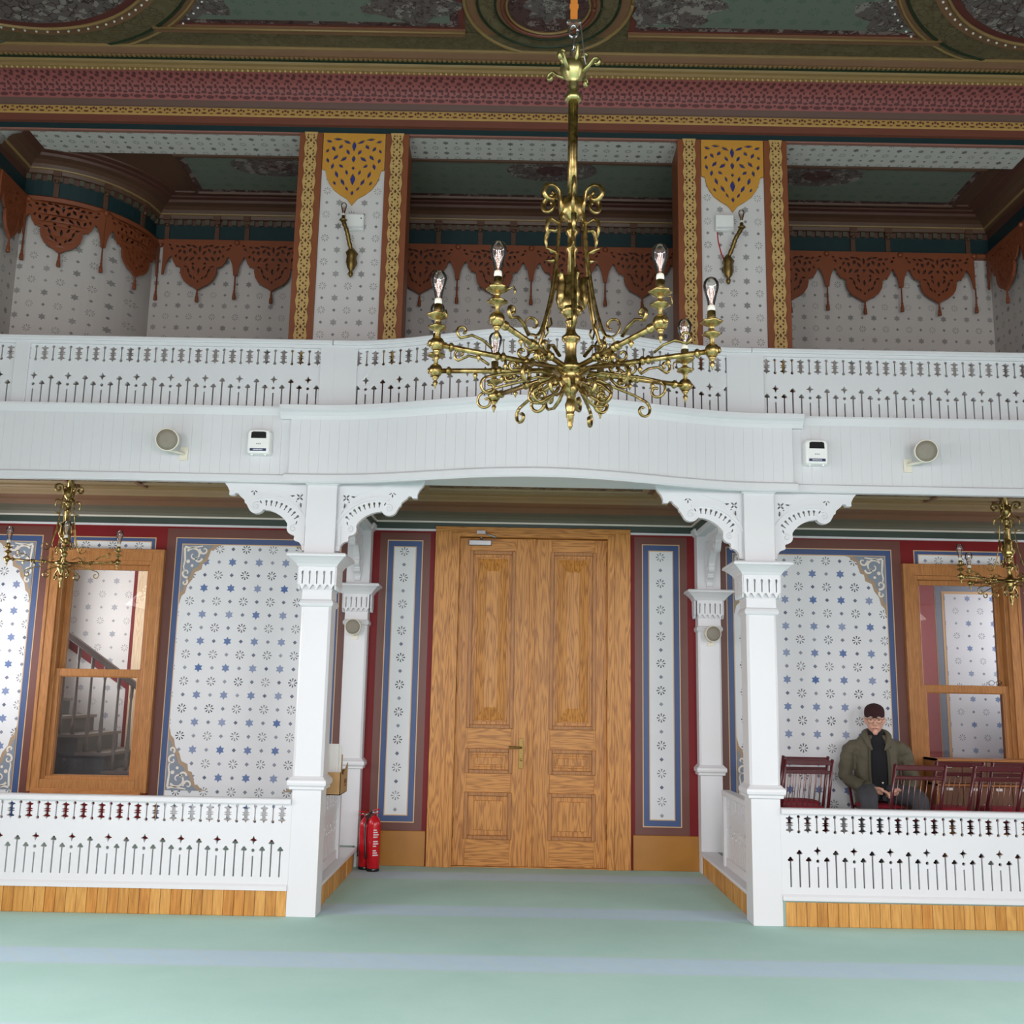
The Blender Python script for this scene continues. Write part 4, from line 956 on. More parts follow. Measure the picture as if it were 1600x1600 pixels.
def ring_tube(cx, cy, r, z, tr_, mat, nm, n=72):
    P_ = [(cx+r*math.cos(2*PI*i/n), cy+r*math.sin(2*PI*i/n), z) for i in range(n+1)]; MB().tube(P_, tr_, 6, flat=.7).build(nm, mat, ce)
def disc(cx, cy, r, z0, mat, nm, n=64): MB().prism(circ(cx, cy, r, n), lambda u, v, d: (u, v, d), z0, CZ).build(nm, mat, ce)
for s in (-1, 1):
    x0, x1 = sorted((s*.66, s*3.2))
    MB().box(x0, x1, 5.2, 7.53, CZ-.004, CZ).build('red_border', plain('ceiling_red_paint', (104, 50, 44), .5), ce)
    MB().box(x0+.05, x1-.05, 5.25, 7.47, CZ-.008, CZ).build('plum_border', M['ceil_dark'], ce)
    MB().box(x0+.12, x1-.12, 5.3, 7.42, CZ-.011, CZ).build('painted_panel', M['ceil_panel'], ce)
    for xe in (x0+.33, x1-.42):
        P_ = []
        for i in range(28):
            a = 2*PI*i/28; r = 1+.16*math.cos(5*a+xe)+.08*math.cos(9*a); P_.append((xe+.36*r*math.cos(a), 7.18+.24*r*math.sin(a)))
        MB().prism(P_, lambda u, v, d: (u, v, d), CZ-.014, CZ).build('painted_blossom', M['ceil_floral'], ce)
    MB().box(x0, x1, 7.50, 7.56, CZ-.036, CZ).build('brown_moulding', M['brown_mould'], ce)
    MB().tube([(x0, 7.505, CZ-.036), (x1, 7.505, CZ-.036)], .010, 6).build('gold_fillet', M['gold_mould'], ce)
disc(0, 7.13, .66, CZ-.015, M['brown_mould'], 'brown_disc'); ring_tube(0, 7.13, .655, CZ-.018, .022, M['gold_mould'], 'gold_ring')
disc(0, 7.13, .56, CZ-.02, M['ceil_olive'], 'olive_disc'); ring_tube(0, 7.13, .555, CZ-.02, .016, M['green_black'], 'green_ring')
disc(0, 7.16, .42, CZ-.03, M['brown_mould'], 'brown_disc'); ring_tube(0, 7.16, .415, CZ-.03, .014, M['green_black'], 'green_ring'); ring_tube(0, 7.16, .36, CZ-.034, .024, M['red_brown'], 'red_brown_ring'); ring_tube(0, 7.16, .325, CZ-.04, .012, M['gold_mould'], 'gold_ring')
disc(0, 7.16, .315, CZ-.032, M['ceil_dark'], 'plum_disc')
b = MB()
P_ = [((.17+.03*math.cos(8*a))*math.cos(a), 7.16+(.17+.03*math.cos(8*a))*math.sin(a)) for a in [2*PI*i/48 for i in range(48)]]
b.prism(P_, lambda u, v, d: (u, v, d), CZ-.035, CZ); b.build('painted_rosette', M['ceil_floral'], ce)
for s in (-1, 1):
    cx, cy = s*4.09, 6.27
    disc(cx, cy, 1.63, CZ-.015, M['brown_mould'], 'brown_disc'); ring_tube(cx, cy, 1.60, CZ-.02, .016, M['gold_mould'], 'gold_ring'); disc(cx, cy, 1.55, CZ-.018, M['ceil_olive'], 'olive_disc')
    ring_tube(cx, cy, 1.545, CZ-.02, .018, M['green_black'], 'green_ring')
    disc(cx, cy, 1.36, CZ-.03, M['brown_mould'], 'brown_disc'); ring_tube(cx, cy, 1.27, CZ-.036, .018, M['gold_mould'], 'gold_ring')
    disc(cx, cy, 1.26, CZ-.034, plain('oval_red_paint', (92, 44, 40), .5), 'red_disc'); disc(cx, cy, 1.20, CZ-.038, M['ceil_floral'], 'painted_blossom_disc')
    for r, k in ((1.315, 92), (1.665, 116)):
        b = MB()
        for i in range(k):
            a = 2*PI*i/k; px, py = cx+r*math.cos(a), cy+r*math.sin(a)
            if py > 6.6 and abs(px) < 4.9 and py < 7.6: b.ball((px, py, CZ-.034 if r < 1.5 else CZ-.012), .011, 6)
        if b.v: o = b.build('bead_row', M['cream'], ce); o['kind'] = 'stuff'
# ================================================================ fittings
def aim(loc, d): return Matrix.Translation(loc) @ Vector(d).to_track_quat('Z', 'Y').to_matrix().to_4x4()
def speaker(loc, d, r, anchor, label):
    t = thing('wall_speaker', anchor, label, 'speaker', 'round wall speakers'); q = aim(loc, d)
    MB().lathe([(r*.62, -.15), (r*.66, -.145), (r*.86, -.09), (r*.97, -.03), (r, -.01), (r, 0), (r*.93, .004), (r*.90, 0)], 28, mtx=q).build('shell', M['speaker_shell'], t)
    MB().lathe([(r*.90, -.006), (r*.90, .002), (r*.5, .008), (.001, .010)], 28, mtx=q).build('grille', M['speaker_grille'], t)
    p = q @ Vector((0, 0, -.09)); b = MB(); b.tube([p, (p.x, p.y, p.z-r*.95), (anchor[0], anchor[1]-.02, p.z-r*1.0), anchor], .012, 6)
    b.box(anchor[0]-.03, anchor[0]+.03, anchor[1]-.012, anchor[1], anchor[2]-.05, anchor[2]+.05); b.build('wall_bracket', M['speaker_shell'], t)
speaker((-2.735, 7.27, 3.325), (.10, -1, -.22), .085, (-2.66, D, 3.26), 'cream round speaker on the left balcony front')
speaker((2.805, 7.27, 3.345), (-.16, -1, -.22), .085, (2.73, D, 3.27), 'cream round speaker on the right balcony front')
speaker((-1.640, 9.36, 2.118), (-.05, -1, -.1), .074, (-1.64, 9.504, 2.06), 'cream round speaker on the pilaster left of the doors')
speaker((1.642, 9.36, 2.116), (.1, -1, -.1), .074, (1.64, 9.504, 2.06), 'cream round speaker on the pilaster right of the doors')
def freshener(x, label):
    t = thing('air_freshener', (x, D, 3.25), label, 'air freshener', 'air freshener dispensers'); y1 = D-.003; z0, z1 = 3.255, 3.445; h = .086
    P_ = [(-h, z0+.02), (-h*.93, z0), (h*.93, z0), (h, z0+.02), (h, z1-.03), (h*.88, z1-.006), (h*.4, z1), (-h*.4, z1), (-h*.88, z1-.006), (-h, z1-.03)]
    b = MB(); vs = []
    for d, k in ((0, 1.0), (-.055, 1.0), (-.075, .95), (-.082, .86)):
        vs += [(x+u*k, y1+d, (z0+z1)/2+(v-(z0+z1)/2)*k) for u, v in P_]
    n = len(P_); fs = [(a*n+i, a*n+(i+1) % n, (a+1)*n+(i+1) % n, (a+1)*n+i) for a in range(3) for i in range(n)]+[tuple(range(n)), tuple(3*n+i for i in range(n))]
    b.add(vs, fs); b.build('housing', M['plastic'], t, bev=.004)
    b = MB().prism([(-.056, 0), (.056, 0), (.054, .044), (.04, .05), (-.04, .05), (-.054, .044)], lambda u, v, d: (x+u, y1-.084+d, 3.372+v), 0, .006); b.build('sensor_window', M['black'], t)
    MB().box(x-.060, x+.060, y1-.085, y1-.078, 3.275, 3.295).build('label_strip', M['navy'], t)
    b = MB()
    for k in range(9): b.box(x-.036+.008*k, x-.031+.008*k, y1-.0862, y1-.084, 3.281, 3.289)
    b.build('label_lettering', M['ink_white'], t)
    b = MB()
    for k in range(3): b.box(x-.016+.013*k, x-.008+.013*k, y1-.0835, y1-.078, 3.326, 3.333)
    b.build('print_marks', M['ink_grey'], t)
    b = MB()
    for k in (-1, 1): b.box(x+k*.05-.007, x+k*.05+.007, y1-.06, y1-.03, 3.247, 3.256)
    b.build('foot', M['plastic'], t)
freshener(-2.092, 'white air freshener dispenser beside the left balcony speaker'); freshener(2.036, 'white air freshener dispenser beside the right balcony speaker')

def bulb_parts(b_glass, b_soc, b_fil, c, mtx=None, k=1.0, n=14):
    P_ = [(.013, 0), (.014, .012), (.017, .03), (.024, .06), (.031, .085), (.0325, .100), (.030, .115), (.022, .128), (.010, .135), (.001, .1365)]
    b_glass.lathe([(r*k, z*k) for r, z in P_], n, c, mtx)
    b_soc.lathe([(.016*k, -.012*k), (.016*k, .002), (.0145*k, .012*k), (.012*k, .014*k)], 10, c, mtx)
    for j in range(5):
        a = 2*PI*j/5; p0 = Vector(c)+Vector((.005*k*math.cos(a), .005*k*math.sin(a), .035*k)); p1 = Vector(c)+Vector((.011*k*math.cos(a), .011*k*math.sin(a), .092*k))
        b_fil.tube([p0, p1], .0014*k, 4, mtx)
    b_fil.tube([Vector(c)+Vector((0, 0, .012*k)), Vector(c)+Vector((0, 0, .045*k))], .004*k, 5, mtx)
# sconces and emergency light boxes on the gallery pillars
for s, lb, xb, xt, lx in ((-1, 'brass arm sconce on the left gallery pillar', -1.607, -1.678, -1.596), (1, 'brass arm sconce on the right gallery pillar', 1.574, 1.68, 1.555)):
    t = thing('wall_sconce', (xb, U, 5.1), lb, 'sconce', 'gallery sconces'); y = U+.004
    q = aim((xb, y, 5.12), (0, -1, 0))
    b = MB().lathe([(.001, 0), (.04, .0), (.045, .01), (.03, .03), (.02, .035)], 12, mtx=q)
    b.lathe([(.004, -.16), (.014, -.15), (.02, -.125), (.012, -.105), (.03, -.08), (.042, -.03), (.038, .02), (.05, .05), (.03, .08), (.016, .10)], 10, (xb, y-.06, 5.13), lobes=5, la=.12); b.build('leafy_boss', M['brass_old'], t)
    dx = (xt-xb)
    pth = smooth_path([(xb, y-.06, 5.2), (xb+dx*.3, y-.09, 5.28), (xb+dx*.55, y-.12, 5.36), (xt, y-.13, 5.44)]); b = MB().tube(pth, [.014+.007*abs(math.sin(i*1.1)) for i in range(len(pth))], 8); b.build('twisted_arm', M['brass_old'], t)
    b = MB().lathe([(.01, 0), (.03, .01), (.032, .018), (.014, .03), (.014, .055)], 12, (xt, y-.13, 5.435), lobes=6, la=.1); b.build('candle_cup', M['brass_old'], t)
    g, so, fi = MB(), MB(), MB(); bulb_parts(g, so, fi, (xt, y-.13, 5.50), k=.8); g.build('light_bulb', M['bulb'], t); so.build('socket', M['socket'], t); fi.build('filament', M['filament'], t)
    e = thing('emergency_light', (lx, U, 5.4), 'white emergency light box beside the %s gallery sconce' % ('left' if s < 0 else 'right'), 'light box', 'emergency light boxes')
    MB().box(lx-.078, lx+.078, y-.055, y, 5.405 if s < 0 else 5.46, 5.545 if s < 0 else 5.60).build('casing', M['plastic'], e, bev=.008)
    MB().box(lx-.072, lx+.072, y-.062, y-.05, 5.41 if s < 0 else 5.465, 5.43 if s < 0 else 5.485).build('lamp_strip', M['white'], e, bev=.003)
    if s < 0: MB().ball((lx+.055, y-.056, 5.505), .006, 8).build('indicator_lens', M['black'], e)
    else: MB().tube([(1.50, y-.006, 5.46), (1.505, y-.006, 5.38), (1.53, y-.006, 5.27), (1.56, y-.006, 5.2)], .005, 5).build('red_cable', M['ext_red'], e)

# fire extinguishers
def extinguisher(x, y, h, rz, label, lettering):
    t = thing('fire_extinguisher', (0, 0, 0), label, 'fire extinguisher', 'red fire extinguishers'); r = .056
    MB().lathe([(r*.9, 0), (r, .008), (r, h*.72), (r*.96, h*.77), (r*.75, h*.83), (r*.42, h*.87), (.02, h*.88)], 24).build('cylinder', M['ext_red'], t)
    MB().lathe([(r*1.02, .0), (r*1.03, .004), (r*1.03, .022), (r*1.0, .026)], 24).build('base_ring', M['black'], t)
    b = MB().lathe([(.018, h*.87), (.018, h*.91), (.024, h*.915), (.024, h*.94), (.012, h*.945)], 12); b.box(-.012, .012, -.05, .03, h*.94, h*.955); b.build('valve', M['chrome'], t)
    b = MB().prism([(-.09, h*.985), (.02, h*.95), (.03, h*.965), (-.085, h*1.005)], lambda u, v, d: (d, u, v), -.011, .011); b.prism([(-.085, h*.93), (.02, h*.925), (.02, h*.94), (-.08, h*.945)], lambda u, v, d: (d, u, v), -.011, .011); b.build('squeeze_handle', M['ext_red'], t)
    MB().tube(smooth_path([(0, .02, h*.92), (-.03, .05, h*.9), (-.075, .03, h*.7), (-.078, .0, h*.4), (-.072, -.01, h*.2)]), .009, 8).build('hose', M['black'], t)
    if lettering:
        b = MB()
        for j in range(12):
            z = h*.25+j*h*.036
            wds = random.choice((.9, .7, .8, .5)); a0 = -2.05; a1 = a0+1.0*wds
            if j in (3, 7): continue
            k = 5
            for i in range(k):
                p, q = a0+(a1-a0)*i/k, a0+(a1-a0)*(i+.78)/k; R_ = r*1.012
                b.add([(R_*math.cos(p), R_*math.sin(p), z), (R_*math.cos(q), R_*math.sin(q), z), (R_*math.cos(q), R_*math.sin(q), z+h*.02), (R_*math.cos(p), R_*math.sin(p), z+h*.02)], [(0, 1, 2, 3)])
        b.build('label_lettering', M['ink_white'], t)
    t.location = (x, y, 0); t.rotation_euler = (0, 0, rz)
extinguisher(-1.368, 9.35, .53, .5, 'red fire extinguisher with white lettering, standing nearest the doors', True)
extinguisher(-1.455, 9.44, .50, -.6, 'red fire extinguisher half hidden behind the lettered one', False)

# cardboard box of papers on the side balustrade
t = thing('cardboard_box', (-1.52, 7.9, .79), 'open brown cardboard box of papers on the side balustrade', 'box')
bx0, bx1, by0, by1, bz0, bz1 = -1.68, -1.425, 7.72, 8.04, .792, .955
b = MB(); b.box(bx0, bx1, by0, by1, bz0, bz0+.006); b.box(bx0, bx1, by0, by0+.005, bz0, bz1); b.box(bx0, bx1, by1-.005, by1, bz0, bz1); b.box(bx0, bx0+.005, by0, by1, bz0, bz1)
vs = [(bx1, by0, bz0), (bx1, by1, bz0), (bx1, by1, bz1+.05), (bx1, by0+.12, bz1-.03), (bx1, by0, bz1)]; b.add(vs+[(x-.005, y, z) for x, y, z in vs], [(0, 1, 2, 3, 4), (9, 8, 7, 6, 5)]+[(i, (i+1) % 5, 5+(i+1) % 5, 5+i) for i in range(5)])
b.build('carton', M['cardboard'], t)
b = MB(); b.box(bx1-.0005, bx1+.001, by0+.17, by0+.27, bz0+.05, bz0+.058); b.box(bx1-.0005, bx1+.001, by0+.17, by0+.27, bz0+.068, bz0+.10); b.build('printed_mark', plain('brown_print', (120, 76, 44), .8), t)
MB().box(bx0, bx0+.12, by1-.03, by1-.02, bz1, bz1+.09).build('flap', M['cardboard'], t)
for k, (x0, wd, y, zt, mt) in enumerate(((-1.66, .20, 7.80, 1.155, 'paper'), (-1.655, .19, 7.83, 1.15, 'paper'), (-1.65, .20, 7.87, 1.135, 'paper'), (-1.60, .15, 7.93, 1.07, 'cardboard'), (-1.52, .06, 7.90, .985, 'paper'))):
    q = Matrix.Translation((x0+wd/2, y, .80)) @ Matrix.Rotation(math.radians(-6+3*k), 4, 'Z')
    o = MB().box(-wd/2, wd/2, -.006, .006, 0, zt-.80, q).build('paper_sheaf', M[mt], None, bev=.001)
    tag(o, ['tallest white paper sheaf in the cardboard box', 'second white paper sheaf in the cardboard box', 'third white paper sheaf in the cardboard box', 'brown card folder standing in the cardboard box', 'short white paper slip in the cardboard box'][k], 'papers', 'papers in the cardboard box')
# ================================================================ locker cabinet below the right window
t = thing('locker_cabinet', (4.1, 9.43, .19), 'low wooden locker cabinet with numbered tags under the right window', 'cabinet')
cx0, cx1, cy0, cy1 = 3.575, 4.70, 9.30, 9.57
b = MB(); b.box(cx0, cx1, cy0+.02, cy1, .19, .58); b.box(cx0, cx0+.02, cy0, cy1, .19, 1.05); b.box(cx1-.02, cx1, cy0, cy1, .19, 1.05); b.box(cx0, cx1, cy0, cy1-.01, 1.03, 1.05); b.box(cx0, cx1, cy1-.03, cy1-.02, .58, 1.03); b.box(cx0, cx1, cy0, cy1-.03, .815, .835); b.build('carcass', M['cab_wood'], t)
for i in range(5):
    x0 = cx0+.02+.2175*i; x1 = x0+.2125
    for r_, (z0, z1) in enumerate(((.84, 1.025), (.60, .81))):
        d = MB().box(x0, x1, cy0+.004, cy0+.02, z0, z1).build('locker_door', M['cab_dark'], t, bev=.003)
        MB().ball((x0+.17, cy0-.006, z0+.06), .008, 8).build('knob', M['chrome'], d)
        MB().box(x0+.07, x0+.125, cy0+.001, cy0+.005, z1-.05 if r_ == 0 else z1-.03, z1-.012 if r_ == 0 else z1-.008).build('number_tag', M['paper'], d)
        if r_ == 0 and i in (2, 3):
            cu = bpy.data.curves.new('number', 'FONT'); cu.body = '62' if i == 2 else '63'; cu.size = .03; cu.align_x = 'CENTER'
            ob = bpy.data.objects.new('t', cu); COL.objects.link(ob); me = bpy.data.meshes.new_from_object(ob.evaluated_get(bpy.context.evaluated_depsgraph_get())); bpy.data.objects.remove(ob)
            o = bpy.data.objects.new('number_print', me); COL.objects.link(o); me.materials.clear(); me.materials.append(M['black'])
            o.matrix_basis = Matrix.Translation((x0+.0975, cy0+.0005, z1-.042)) @ Matrix.Rotation(PI/2, 4, 'X'); par(o, d)
    MB().box(x0, x1, cy0+.006, cy0+.022, .21, .585).build('lower_board', M['cab_wood'], t, bev=.003)
# spectacles left on the sash
t = thing('spectacles', (4.32, 9.67, 1.70), 'thin black spectacles resting on the right window sash', 'spectacles')
b = MB()
for s in (-1, 1): b.tube([(4.32+s*.034+.026*math.cos(a), 9.665, 1.727+.021*math.sin(a)) for a in [2*PI*i/16 for i in range(17)]], .0022, 5)
b.tube([(4.312, 9.665, 1.732), (4.32, 9.663, 1.736), (4.328, 9.665, 1.732)], .002, 5); b.build('rims', M['black'], t)
b = MB()
for s in (-1, 1): b.tube([(4.32+s*.06, 9.665, 1.735), (4.32+s*.065, 9.70, 1.728), (4.32+s*.03, 9.712, 1.706)], .0022, 5)
b.build('temples', M['black'], t)
# ================================================================ chandeliers
def in_plane(pts): return [(r, 0, z) for r, z in pts]
def chandelier(name, loc, label, angles, R_, k, straps, rod_top, group, big=True):
    """loc is the hub; parts are built round the origin and the whole thing is moved there"""
    t = thing(name, (0, 0, 0), label, 'chandelier', group); Br = M['brass']; n = 18 if big else 12
    prof = [(.002, -.275), (.006, -.268), (.011, -.258), (.009, -.248), (.013, -.24), (.015, -.215), (.019, -.21), (.015, -.205), (.020, -.19), (.024, -.165), (.018, -.15), (.012, -.135), (.02, -.125), (.034, -.10), (.05, -.075), (.055, -.055), (.048, -.04), (.06, -.03), (.078, -.022), (.080, -.010), (.074, -.002), (.05, .008), (.03, .02), (.024, .05), (.024, .10), (.03, .112), (.040, .122), (.040, .135), (.028, .145), (.019, .16), (.018, .19), (.026, .198), (.026, .206), (.018, .215), (.028, .225), (.044, .24), (.052, .262)]
    MB().lathe([(r*k, z*k) for r, z in prof], n).build('hub', Br, t)
    b = MB(); b.lathe([(r*k, z*k) for r, z in [(.044, .25), (.054, .265), (.05, .30), (.038, .35), (.044, .40), (.034, .41), (.02, .42)]], 20, lobes=5, la=.14)
    for j in range(5):
        q = Matrix.Rotation(2*PI*j/5, 4, 'Z'); b.tube([q @ Vector(p)*k for p in [(.052, 0, .27), (.058, 0, .32), (.05, 0, .37), (.058, 0, .405), (.075, 0, .41), (.08, 0, .39)]], [.012*k, .02*k, .016*k, .014*k, .008*k, .003*k], 6, flat=.4)
    b.build('leaf_vase', Br, t)
    b = MB().lathe([(r*k, z*k) for r, z in [(.018, .40), (.017, .52), (.026, .53), (.028, .545), (.018, .555), (.018, .60), (.027, .61), (.03, .63), (.02, .64), (.02, .66), (.034, .675), (.05, .69), (.056, .715), (.056, .75), (.048, .765), (.03, .775), (.022, .79)]], n); b.build('column', Br, t)
    L = rod_top-.79*k
    b = MB().lathe([(.0195*k, .79*k), (.0195*k, rod_top)], 24, lobes=8, la=.12); b.build('rod', Br, t)
    if big:
        z = rod_top
        MB().lathe([(.02, z-.03), (.036, z-.025), (.036, z), (.022, z+.01), (.018, z+.03), (.026, z+.045), (.018, z+.06), (.03, z+.075), (.05, z+.10), (.058, z+.13), (.052, z+.155), (.03, z+.165), (.02, z+.16)], 20, lobes=6, la=.07).build('crown_bowl', M['brass_pale'], t)
        for j in range(8):
            q = Matrix.Rotation(2*PI*(j+.3)/8, 4, 'Z')
            P_ = [(.045, .10), (.08, .125), (.105, .15), (.12, .145)]+spiral(.118, .128, .018, .006, 1.2, -4, 8) if j % 2 else [(.04, .14), (.06, .17), (.066, .20)]+spiral(.05, .20, .018, .005, .2, 5, 10)
            MB().tube([q @ Vector((r, 0, z+zz)) for r, zz in P_], .0065, 6, flat=1.6).build('crown_scroll', M['brass_pale'], t)
    # straps from the crown down to the arms
    for j in range(straps):
        q = Matrix.Rotation(2*PI*(j+.5)/straps, 4, 'Z')
        P_ = [(.048, .70), (.062, .66), (.07, .56), (.082, .44), (.105, .30), (.135, .18), (.16, .12), (.185, .105)]
        P_ = [(v.x, v.y) for v in smooth_path([Vector((r, zz)) for r, zz in P_], 4)]+spiral(.192, .152, .047, .012, -1.7, 4.6, 18)
        sp = MB().tube([q @ Vector((r*k, 0, zz*k)) for r, zz in P_], .0075*k, 6, flat=.5).build('strap', Br, t)
        Q = [(.05, .70), (.06, .75)]+spiral(.110, .768, .050, .010, 2.7, -4.4, 22)
        b = MB().tube([q @ Vector((r*k, 0, zz*k)) for r, zz in Q], .0085*k, 6, flat=1.5); b.build('crown_scroll', Br, sp)
        Q = [(.055, .65), (.08, .64), (.108, .652), (.124, .64), (.13, .605), (.124, .565)]
        MB().tube([q @ Vector((r*k, 0, zz*k)) for r, zz in Q], [.008*k, .008*k, .009*k, .011*k, .009*k, .002*k], 6, flat=1.3).build('leaf', Br, sp)
        MB().tube([q @ Vector((r*k, 0, zz*k)) for r, zz in [(.075, .50), (.10, .505), (.115, .51), (.135, .512)]], [.005*k, .012*k, .005*k, .002*k], 6).build('rosette', Br, sp)
        MB().tube([q @ Vector((r*k, .012*k, zz*k)) for r, zz in [(.082, .42), (.09, .34), (.112, .25), (.13, .185), (.12, .15), (.105, .17), (.112, .195)]], .005*k, 5).build('inner_vine', Br, sp)
        Q = [(.05, -.06), (.10, -.075), (.15, -.10), (.185, -.135)]+spiral(.15, -.145, .04, .008, .2, -5.6, 20)
        MB().tube([q @ Vector((r*k, 0, zz*k)) for r, zz in Q], .007*k, 6, flat=1.5).build('under_scroll', Br, sp)
    # arms: built once along +x, then copied round the hub
    rr = R_
    def make_arm():
        b = MB().tube([(.05, 0, -.012*k), (rr-.02, 0, .012*k)], .0115*k if big else .008, 10)
        for f in (.30, .345, .52, .56, .90):
            c = aim((rr*f, 0, (-.012+.024*f)*k), (1, 0, 0)); b.lathe([(.011*k, -.012*k), (.019*k, -.004*k), (.019*k, .004*k), (.011*k, .012*k)], 10, mtx=c)
        a = b.build('arm', Br, None)
        z0 = .015*k
        b = MB().ball((rr, 0, z0), .031*k, 14); b.lathe([(.002, -.082*k), (.006*k, -.068*k), (.012*k, -.055*k), (.006*k, -.046*k), (.013*k, -.036*k), (.018*k, -.028*k)], 10, (rr, 0, z0))
        c = aim((rr+.028*k, 0, z0), (1, 0, 0)); b.lathe([(.014*k, 0), (.014*k, .005), (.007*k, .008)], 10, mtx=c)
        o = b.build('ball_joint', Br, a)
        b = MB().lathe([(r*k, z*k+z0) for r, z in [(.010, .028), (.008, .045), (.012, .052), (.016, .058), (.036, .066), (.038, .072), (.018, .082), (.008, .09), (.012, .10), (.016, .104), (.04, .116), (.044, .122), (.042, .125), (.012, .128)]], 20, (rr, 0, 0), lobes=6, la=.10); b.build('candle_cup', Br, a)
        b = MB().lathe([(.016*k, .126*k+z0), (.0175*k, .13*k+z0), (.0175*k, .168*k+z0), (.014*k, .17*k+z0)], 12, (rr, 0, 0)); b.tube([(rr, .0, .112*k+z0), (rr-.01, .05*k, .118*k+z0), (rr-.014, .062*k, .125*k+z0), (rr-.015, .07*k, .11*k+z0), (rr-.014, .068*k, .092*k+z0)], .0035*k, 5); b.build('lamp_holder', Br, a)
        g, so, fi = MB(), MB(), MB(); bulb_parts(g, so, fi, (rr, 0, .180*k+z0), k=1.0 if big else .95)
        so.build('socket_collar', M['socket'], a); g.build('light_bulb', M['bulb'], a); fi.build('filament', M['filament'], a)
        S1 = [(.10, .02), (.16, .05), (.20, .035)]+spiral(.225, .035, .03, .007, 3.3, 9.0, 18)
        S2 = [(.36, .03), (.40, .06), (.45, .075), (.50, .055)]+spiral(.49, .085, .03, .006, -1.2, 4.5, 14)
        S3 = [(.07, -.05), (.14, -.035), (.22, -.055), (.32, -.075), (.385, -.095)]+spiral(.37, -.135, .042, .008, 1.2, -5.2, 22)
        S4 = [(.05, -.09), (.08, -.13), (.12, -.155), (.16, -.15)]+spiral(.15, -.115, .036, .008, -1.2, 4.6, 18)
        S5 = [(.20, -.02), (.235, -.045), (.27, -.05)]+spiral(.265, -.028, .022, .005, -1.2, 4.6, 12)
        f = rr/.6
        for j, s_ in enumerate((S1, S2, S3, S4, S5)):
            if not big and j in (3, 4): continue
            MB().tube([(r*f, 0, zz*k) for r, zz in s_], (.0062 if big else .0042), 6, flat=1.4).build('scroll', Br, a)
        for (r, zz) in ((.245, .0), (.30, -.01), (.42, .01)): MB().lathe([(.002, -.045*k), (.006*k, -.035*k), (.012*k, -.025*k), (.006*k, -.016*k), (.006*k, 0)], 8, (r*f, 0, zz*k)).build('drop', Br, a)
        return a
    arm = make_arm()
    for j, a in enumerate(angles):
        o = arm if j == 0 else copytree(arm)
        o.rotation_euler = (0, 0, math.radians(a)); o.parent = t; o.matrix_parent_inverse = Matrix.Identity(4)
    t.location = loc
    return t
# arm angles measured from straight towards the viewer (-90 degrees)
ANG = [-90+a for a in (31, 70, 117, 163, -31, -68, -102, -146)]
HZ = 2.925
ch = chandelier('chandelier', (.037, 4.2, HZ), 'large eight armed brass chandelier hanging in the middle of the hall', ANG, .60, 1.0, 6, 4.195-HZ, 'brass chandeliers')
q0 = ch.location
b = MB()
def link(c, rx, rz_, turn, r=.006):
    P_ = []
    for i in range(17):
        a = 2*PI*i/16; x, z = rx*math.cos(a), rz_*math.sin(a); P_.append((c[0]+(x if not turn else 0), c[1]+(0 if not turn else x), c[2]+z))
    b.tube(P_, r, 6)
X0, Y0 = .037, 4.2
link((X0, Y0, 4.40), .012, .035, 0); link((X0, Y0, 4.455), .012, .035, 1); link((X0-.002, Y0, 4.515), .020, .030, 0, .007); b.box(X0-.03, X0+.03, Y0-.012, Y0+.012, 4.555, 4.568); b.ball((X0-.026, Y0, 4.562), .010, 8); b.ball((X0+.026, Y0, 4.562), .010, 8)
b.build('hanging_shackle', M['chrome'], ch)
MB().tube([(X0+.03, Y0, 4.565), (X0+.045, Y0, 4.42), (X0+.055, Y0, 4.34)], .003, 5).build('safety_wire', M['steel'], ch)
b = MB(); b.box(X0-.016, X0+.016, Y0-.004, Y0+.004, 4.56, 6.84); b.box(X0-.020, X0+.020, Y0-.006, Y0+.006, 4.63, 4.65); b.box(X0-.03, X0+.03, Y0-.03, Y0+.03, 6.82, 6.85); b.build('hanging_strap', M['strap'], ch)
for s, lb in ((-1, 'small brass chandelier hanging in front of the left window'), (1, 'small brass chandelier at the right edge in front of the right window')):
    c = chandelier('chandelier', (s*3.955, 8.5, 2.56), lb, [-90+25, -90+205, 180+8, 8, ] if s < 0 else [-90+20, -90+200, 188, 12], .44, .80, 4, .79*.8+.19, 'brass chandeliers', big=False)
    b = MB().lathe([(.012, .0), (.03, .01), (.05, .03), (.055, .04)], 12, (s*3.955, 8.5, 3.30)); b.build('ceiling_rose', M['brass_old'], c)
